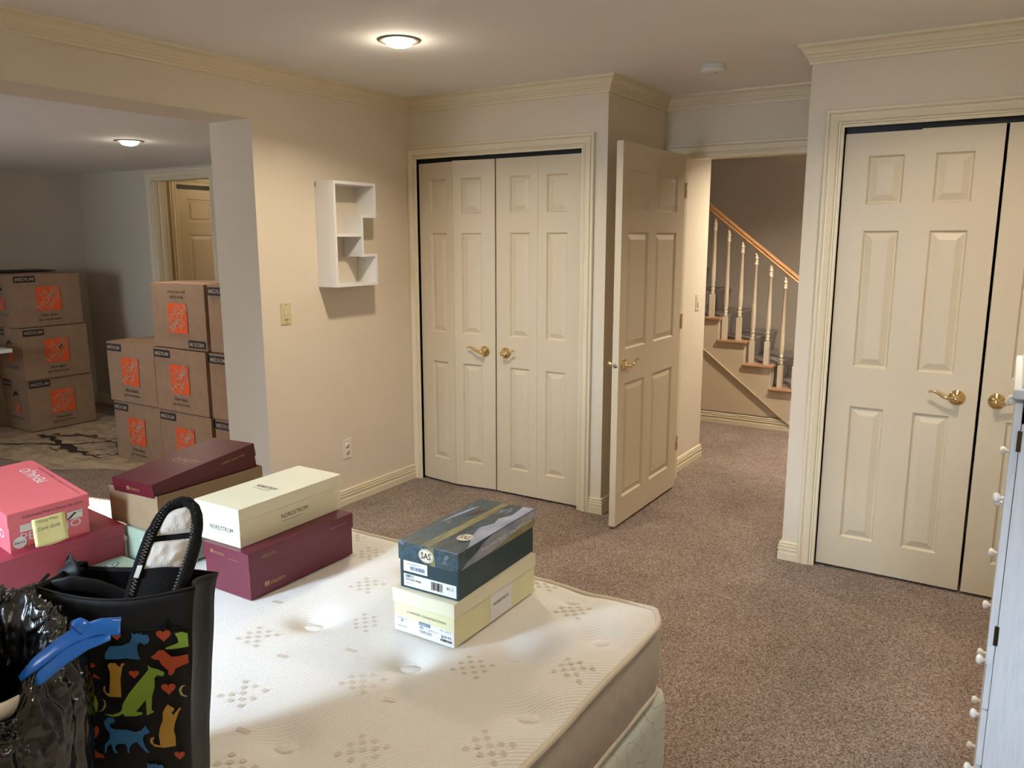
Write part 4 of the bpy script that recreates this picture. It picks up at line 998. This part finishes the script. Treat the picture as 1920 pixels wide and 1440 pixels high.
# printed animals on the front
PX = .249 / 300
def pu(X_): return (140 + X_ / 4.5 - 60) * PX - .008
def pv(Y_): return ZT - (25 + Y_ / 4.5) * .000835
def front_y(u): return -.012 * math.sin(PI * min(1, max(0, u / TW)))
SH = {
 'b': [[(275,500),(280,450),(325,380),(430,375),(500,345),(520,300),(522,255),(545,275),(565,262),(590,275),(600,255),(605,280),(650,280),(665,320),(655,350),(620,370),(585,350),(560,370),(555,430),(570,505),(520,498),(450,490),(380,500)],
       [(210,1080),(240,1050),(290,1050),(305,1075),(290,1100),(255,1105),(255,1140),(290,1160),(400,1165),(470,1185),(520,1170),(560,1125),(570,1150),(592,1185),(575,1205),(540,1215),(525,1260),(540,1330),(570,1385),(550,1390),(510,1340),(470,1280),(430,1300),(400,1340),(400,1385),(380,1388),(385,1340),(370,1300),(310,1300),(280,1320),(280,1360),(300,1390),(275,1390),(255,1360),(250,1300),(215,1320),(195,1390),(180,1390),(190,1310),(235,1260),(245,1200),(215,1150),(205,1110)]],
 'r': [[(660,485),(690,465),(730,425),(770,425),(800,460),(830,490),(880,490),(965,475),(965,555),(900,580),(850,605),(840,640),(815,665),(790,650),(795,620),(770,590),(740,555),(725,515),(690,510)],
       [(100,1240),(110,1150),(140,1130),(155,1160),(145,1210),(110,1250)], [(40,1440),(70,1340),(90,1350),(120,1390),(170,1410),(175,1440)], [(145,545),(165,535),(185,565),(165,580),(145,585)], [(140,635),(170,640),(215,675),(210,688),(150,665)]],
 'g': [[(870,280),(930,268),(975,285),(975,405),(900,415),(830,420),(785,420),(790,405),(860,380),(895,365),(890,320)],
       [(210,1015),(290,1020),(345,1000),(370,980),(385,920),(440,830),(520,730),(590,650),(630,600),(630,555),(650,580),(680,590),(710,600),(760,630),(755,655),(735,668),(700,655),(675,680),(670,760),(640,850),(625,980),(645,990),(635,1005),(580,1030),(585,880),(560,910),(520,960),(490,990),(545,1000),(545,1020),(480,1035),(390,1035),(380,1010),(330,1035),(280,1040)],
       [(130,1010),(130,830),(160,850),(172,920),(155,990)]],
 'y': [[(290,560),(310,535),(360,535),(380,560),(395,570),(410,540),(440,535),(435,550),(415,570),(405,620),(390,680),(385,760),(380,855),(280,850),(250,830),(230,790),(235,760),(255,745),(245,780),(255,815),(280,820),(290,750),(300,680),(305,620)],
       [(765,930),(785,950),(810,965),(815,985),(790,1010),(800,1035),(830,1000),(860,965),(872,975),(850,1005),(830,1060),(810,1110),(795,1180),(805,1240),(800,1330),(700,1345),(620,1330),(585,1290),(590,1250),(620,1235),(625,1250),(608,1270),(615,1305),(670,1320),(665,1220),(680,1150),(710,1080),(715,1010),(740,960)]],
 'c': [[(930,760),(890,760),(865,800),(875,850),(920,872),(935,862),(900,845),(885,810),(900,775)], [(215,870),(240,890),(240,940),(215,980),(160,1000),(200,975),(225,930),(228,900)]]}
def heart(cx, cy, s):
    P = []
    for k in range(24):
        q = 2 * PI * k / 24; P.append((cx + s * math.sin(q) ** 3, cy - s * (.8125 * math.cos(q) - .3125 * math.cos(2 * q) - .125 * math.cos(3 * q) - .0625 * math.cos(4 * q))))
    return P
SH['r'] += [heart(395, 288, 38), heart(780, 290, 60), heart(508, 638, 43), heart(782, 782, 60), heart(825, 1420, 45)]
mb = MB()
def extra(P, dx, dy): return [(a + dx, b + dy) for a, b in P]
SH['b'].append(extra(SH['b'][0], 20, 1230)); SH['y'].append(extra(SH['y'][0], 300, 1100)); SH['g'].append(extra(SH['g'][1], 60, 1000 - 230 + 260))
for key, mt in (('b', m_pblue), ('r', m_pred), ('g', m_pgreen), ('y', m_pyel), ('c', m_pcream)):
    for P in SH[key]:
        Q = [(pu(a), pv(b)) for a, b in P]
        if min(b for a, b in Q) < .004: continue
        b0 = len(mb.v); mb.poly(Q, (0, 0, 0), X, Z, mt)
        for k in range(b0, len(mb.v)): p = mb.v[k]; mb.v[k] = Vector((p.x, front_y(p.x) * (.4 + .6 * p.z / ZT) - .0055, p.z))
o = mb.build('animal_print', tb, local=True); o['label'] = 'printed blue, green, yellow and red cats, dogs and hearts'

# ------------------------------------------------------------------ slipper poking out of the tote
sl = thing('slipper', (2.168, -3.30, .95), 'black slipper with white fleece lining and zigzag stitching poking out of the tote', 'slipper')
sr = Vector((.8438, .5366, 0)); su = Vector((-.041, .097, .123)).normalized(); sr = (sr - su * sr.dot(su)).normalized(); sn = sr.cross(su)   # sn points to the viewer
S0 = Vector((2.168, -3.279, 1.002)); SLn = .210; SB = .045
def hw(t): return (.036 + .006 * math.sin(t * PI)) if t < .72 else .0375 * math.sqrt(max(0, 1 - ((t - .72) / .28) ** 2))
out = [];
for k in range(21): t_ = k / 20 * .999; out.append((hw(t_), t_))
for k in range(20, -1, -1): t_ = k / 20 * .999; out.append((-hw(t_) , t_))
def SP(a, t_, n_=0): return S0 + sr * a + su * (t_ * SLn - SB) + sn * n_
mb = MB(); mb.poly([(a, t_) for a, t_ in out], S0 - su * SB - sn * .016, sr, su * SLn, m_suede); mb.poly([(a, t_) for a, t_ in out], S0 - su * SB - sn * .002, sr, su * SLn, m_suede)
mb.sweep([SP(a, t_) for a, t_ in out], [(sn, sr)] * len(out), [(-.016, 0), (-.002, 0), (-.002, .0005), (-.016, .0005)], m_suede); mb.build('sole', sl)
mb = MB(); mb.tube([SP(a * .93, t_ * .985, .004) for a, t_ in out], .0095, m_suede, 8); mb.build('edge_roll', sl)
def flc(t0, t1, hgt, seed):
    def f(u, v):
        t_ = t0 + (t1 - t0) * v; w = hw(t_) * .80; a = (2 * u - 1) * w
        skew = .035 * (2 * u - 1)
        b = (1 - (2 * u - 1) ** 4) * (1 - abs(2 * v - 1) ** 5)
        return SP(a, t_ + skew, .001 + hgt * b + .0035 * noise.noise(Vector((a * 90, t_ * 16, seed))) * b)
    return f
mb = MB(); mb.grid(flc(.715, .94, .011, 1), 24, 24, m_fleece); mb.grid(flc(.42, .665, .013, 2), 24, 24, m_fleece); o = mb.build('fleece_lining', sl); o['label'] = 'fluffy white fleece'
mb = MB(); mb.grid(lambda u, v: SP((2 * u - 1) * hw(.2) * .97, -.0 + .43 * v + .03 * (2 * u - 1), .002 + .010 * (1 - (2 * u - 1) ** 2)), 14, 8, m_suede); mb.build('vamp', sl)
mb = MB()
for s_ in (-1, 1):
    P = []
    for k in range(60):
        t_ = .20 + .76 * k / 59; P.append(SP(s_ * hw(t_) * (.93 if k % 2 else .74), t_, .0125 if k % 2 else .011))
    mb.tube(P, .0007, m_thread, 5)
mb.build('zigzag_stitch', sl)
mb = MB(); mb.box((-.004, -.010, 0), (.004, .010, .001), m_paper, Matrix.Translation(SP(-.033, .377, .013)) @ Matrix((( sr[0], su[0], sn[0], 0), (sr[1], su[1], sn[1], 0), (sr[2], su[2], sn[2], 0), (0, 0, 0, 1)))); mb.build('size_tag', sl)

# ------------------------------------------------------------------ waste bin with black bag
BC = Vector((2.095, -3.520, 0)); BR = .106; BZ = .958
bn = thing('waste_bin', (BC.x, BC.y, ZB), 'white rimmed waste bin lined with brown paper, wrapped in the black bag', 'waste bin')
mb = MB(); mb.lathe([(BR * .82, ZB + .002), (BR * .98, BZ - .03), (BR, BZ - .022), (BR * 1.04, BZ - .02), (BR * 1.05, BZ - .006), (BR * 1.02, BZ), (BR * .98, BZ + .001), (BR * .95, BZ - .004), (BR * .93, BZ - .012), (BR * .92, BZ - .03)], BC, m_bin, 64); mb.build('rim', bn)
mb = MB(); mb.lathe([(BR * .92, BZ - .03), (BR * .86, BZ - .12), (BR * .78, ZB + .03), (0, ZB + .02)], BC, m_brownpaper, 48); mb.build('paper_liner', bn)
tg = thing('trash_bag', (BC.x, BC.y, ZB), 'shiny black plastic trash bag folded over the bin rim', 'trash bag')
CA = math.atan2(-.60, .58)          # direction of the bared near rim
def bag(u, v):
    th = 2 * PI * u; dd = abs((th - CA + PI) % (2 * PI) - PI)
    cov = min(1, max(0, (dd - .75) / .35)) ; cov = cov * cov * (3 - 2 * cov)
    prof = [(.82, -.075), (.84, -.035), (.87, .006), (.97, .034), (1.13, .036), (1.27, .016), (1.36, -.025), (1.38, -.07), (1.33, -.13), (1.28, -.19), (1.24, -.25)]
    bare = [(1.06, -.022), (1.07, -.022), (1.08, -.021), (1.10, -.020), (1.13, -.022), (1.17, -.028), (1.22, -.045), (1.27, -.08), (1.29, -.13), (1.27, -.19), (1.24, -.25)]
    q = v * 10; k = min(int(q), 9); f = q - k
    def S(A): return A[k][0] * (1 - f) + A[k + 1][0] * f, A[k][1] * (1 - f) + A[k + 1][1] * f
    a, b = S(prof), S(bare); r = (a[0] * cov + b[0] * (1 - cov)) * BR; z = BZ + a[1] * cov + b[1] * (1 - cov)
    c, s = math.cos(th), math.sin(th)
    z += .045 * max(0, math.cos(th - CA - PI)) ** 2 * min(1, v * 4) * max(0, 1 - max(0, v - .5) * 3)
    fold = noise.noise(Vector((c * 5, s * 5, v * .9))) * .018 * min(1, v * 2)
    q_ = Vector((c * 4, s * 4, v * 5)); q_ += Vector((noise.noise(q_ + Vector((7, 0, 0))), noise.noise(q_ + Vector((0, 9, 0))), noise.noise(q_))) * .8; cr = (.25 - abs(noise.noise(q_ * 1.6))) * .026 * (1.0 - .75 * v) + (.25 - abs(noise.noise(q_ * 4.1))) * .008 * (1 - .6 * v)
    r += fold + cr * .8; z += (cr + fold * .5) * (1 if v < .7 else .2)
    return Vector((BC.x + r * c, BC.y + r * s, max(z, ZB + .003)))
mb = MB(); mb.grid(bag, 260, 110, m_bag, wrap_u=True); mb.build('bag_film', tg)
mb = MB()
def rib(P, w, fl): mb.tube(P, w, m_blue, 10, flat=fl, up=(.3, -.5, .8))
A_ = Vector((2.212, -3.503, .984)); B_ = Vector((2.290, -3.408, 1.040)); dd = B_ - A_; lat = Vector((.6, -.4, -.35)).normalized() * -1
def PB(t, l, h=0): return A_ + dd * t - lat * l + Vector((0, 0, h + .014 * math.sin(PI * t)))
rib([PB(-.04, -.008), PB(.12, -.010), PB(.35, -.010), PB(.55, -.009, .003), PB(.78, -.006, .004), PB(.99, -.003), PB(1.0, -.003)], [.005, .011, .0125, .013, .013, .014, .0135], .16)
rib([PB(.14, .012, -.006), PB(.18, .014, -.005), PB(.45, .011, -.004), PB(.65, .007, -.002), PB(.88, .003, -.002), PB(.90, .003, -.002)], [.008, .011, .011, .012, .012, .010], .22)
rib([PB(.50, -.020, .012), PB(.56, -.020, .010), PB(.66, -.008, .004)], [.005, .008, .010], .25)
o = mb.build('drawstring', tg); o['label'] = 'bright blue plastic drawstring'

# ------------------------------------------------------------------ white chest at the right edge
ch = thing('dresser', (3.50, -1.67, 0), 'tall white wooden chest of drawers with round white knobs at the right edge', 'dresser')
fx = 3.318; ya, yb = -1.97, -1.40; bxr = 3.74
mb = MB(); mb.box((fx, ya + .006, .04), (bxr, yb, 1.225), m_wgrain); mb.box((fx, ya, .04), (fx + .028, ya + .008, 1.225), m_wgrain); mb.box((bxr - .03, ya, .04), (bxr, ya + .008, 1.225), m_wgrain)
mb.box((fx, ya, .04), (bxr, ya + .008, .12), m_wgrain); mb.box((fx, ya, 1.17), (bxr, ya + .008, 1.225), m_wgrain); mb.build('case', ch)
mb = MB(); mb.box((fx - .022, ya - .016, 1.225), (bxr + .01, yb + .016, 1.247), m_wgrain); mb.build('top_board', ch, bevel=.004)
for x in (fx + .02, bxr - .03):
    for y in (ya + .03, yb - .03):
        mb = MB(); mb.box((x - .02, y - .02, 0), (x + .02, y + .02, .04), m_wgrain); mb.build('foot', ch)
mb = MB(); mb.box((fx - .017, ya + .003, .60), (fx - .0012, ya + .28, 1.215), m_wgrain); dl = mb.build('door', ch, bevel=.002)
for z in (1.108, .652):
    mb = MB(); mb.box((fx - .006, ya - .002, z), (fx + .003, ya + .002, z + .046), m_dbrass); mb.build('hinge', dl)
def knob(par, y, z, x=fx - .017):
    mb = MB(); mb.lathe([(.006, 0), (.0045, -.003), (.0045, -.006), (.009, -.009), (.0118, -.014), (.0108, -.019), (.006, -.022), (0, -.023)], (x, y, z), m_knob, 20, 'x'); mb.build('knob', par)
knob(dl, ya + .05, .985)
for zc in (1.135, 1.0, .853, .708, .553, .408, .26, .115):
    low = zc < .6; a_ = ya + .012 if low else ya + .29; h_ = .058 if zc > 1.1 else .069
    mb = MB(); mb.box((fx - .014, a_, zc - h_), (fx - .0005, yb - .01, zc + h_ + .002), m_wgrain); dw = mb.build('drawer', ch, bevel=.002)
    knob(dw, yb - .10, zc, fx - .014)
    if low: knob(dw, ya + .12, zc, fx - .014)
knob(ch, ya + .03, 1.215, fx - .010)
mb = MB(); mb.add([(fx - .008, ya, 1.247), (fx + .012, ya, 1.247), (fx + .095, ya, 1.50), (fx + .075, ya, 1.50), (fx - .008, yb, 1.247), (fx + .012, yb, 1.247), (fx + .095, yb, 1.50), (fx + .075, yb, 1.50)], [(0, 1, 2, 3), (7, 6, 5, 4), (0, 3, 7, 4), (1, 5, 6, 2), (3, 2, 6, 7), (0, 4, 5, 1)], m_wgrain)
o = mb.build('raised_lid', ch)
bpy.context.view_layer.update()
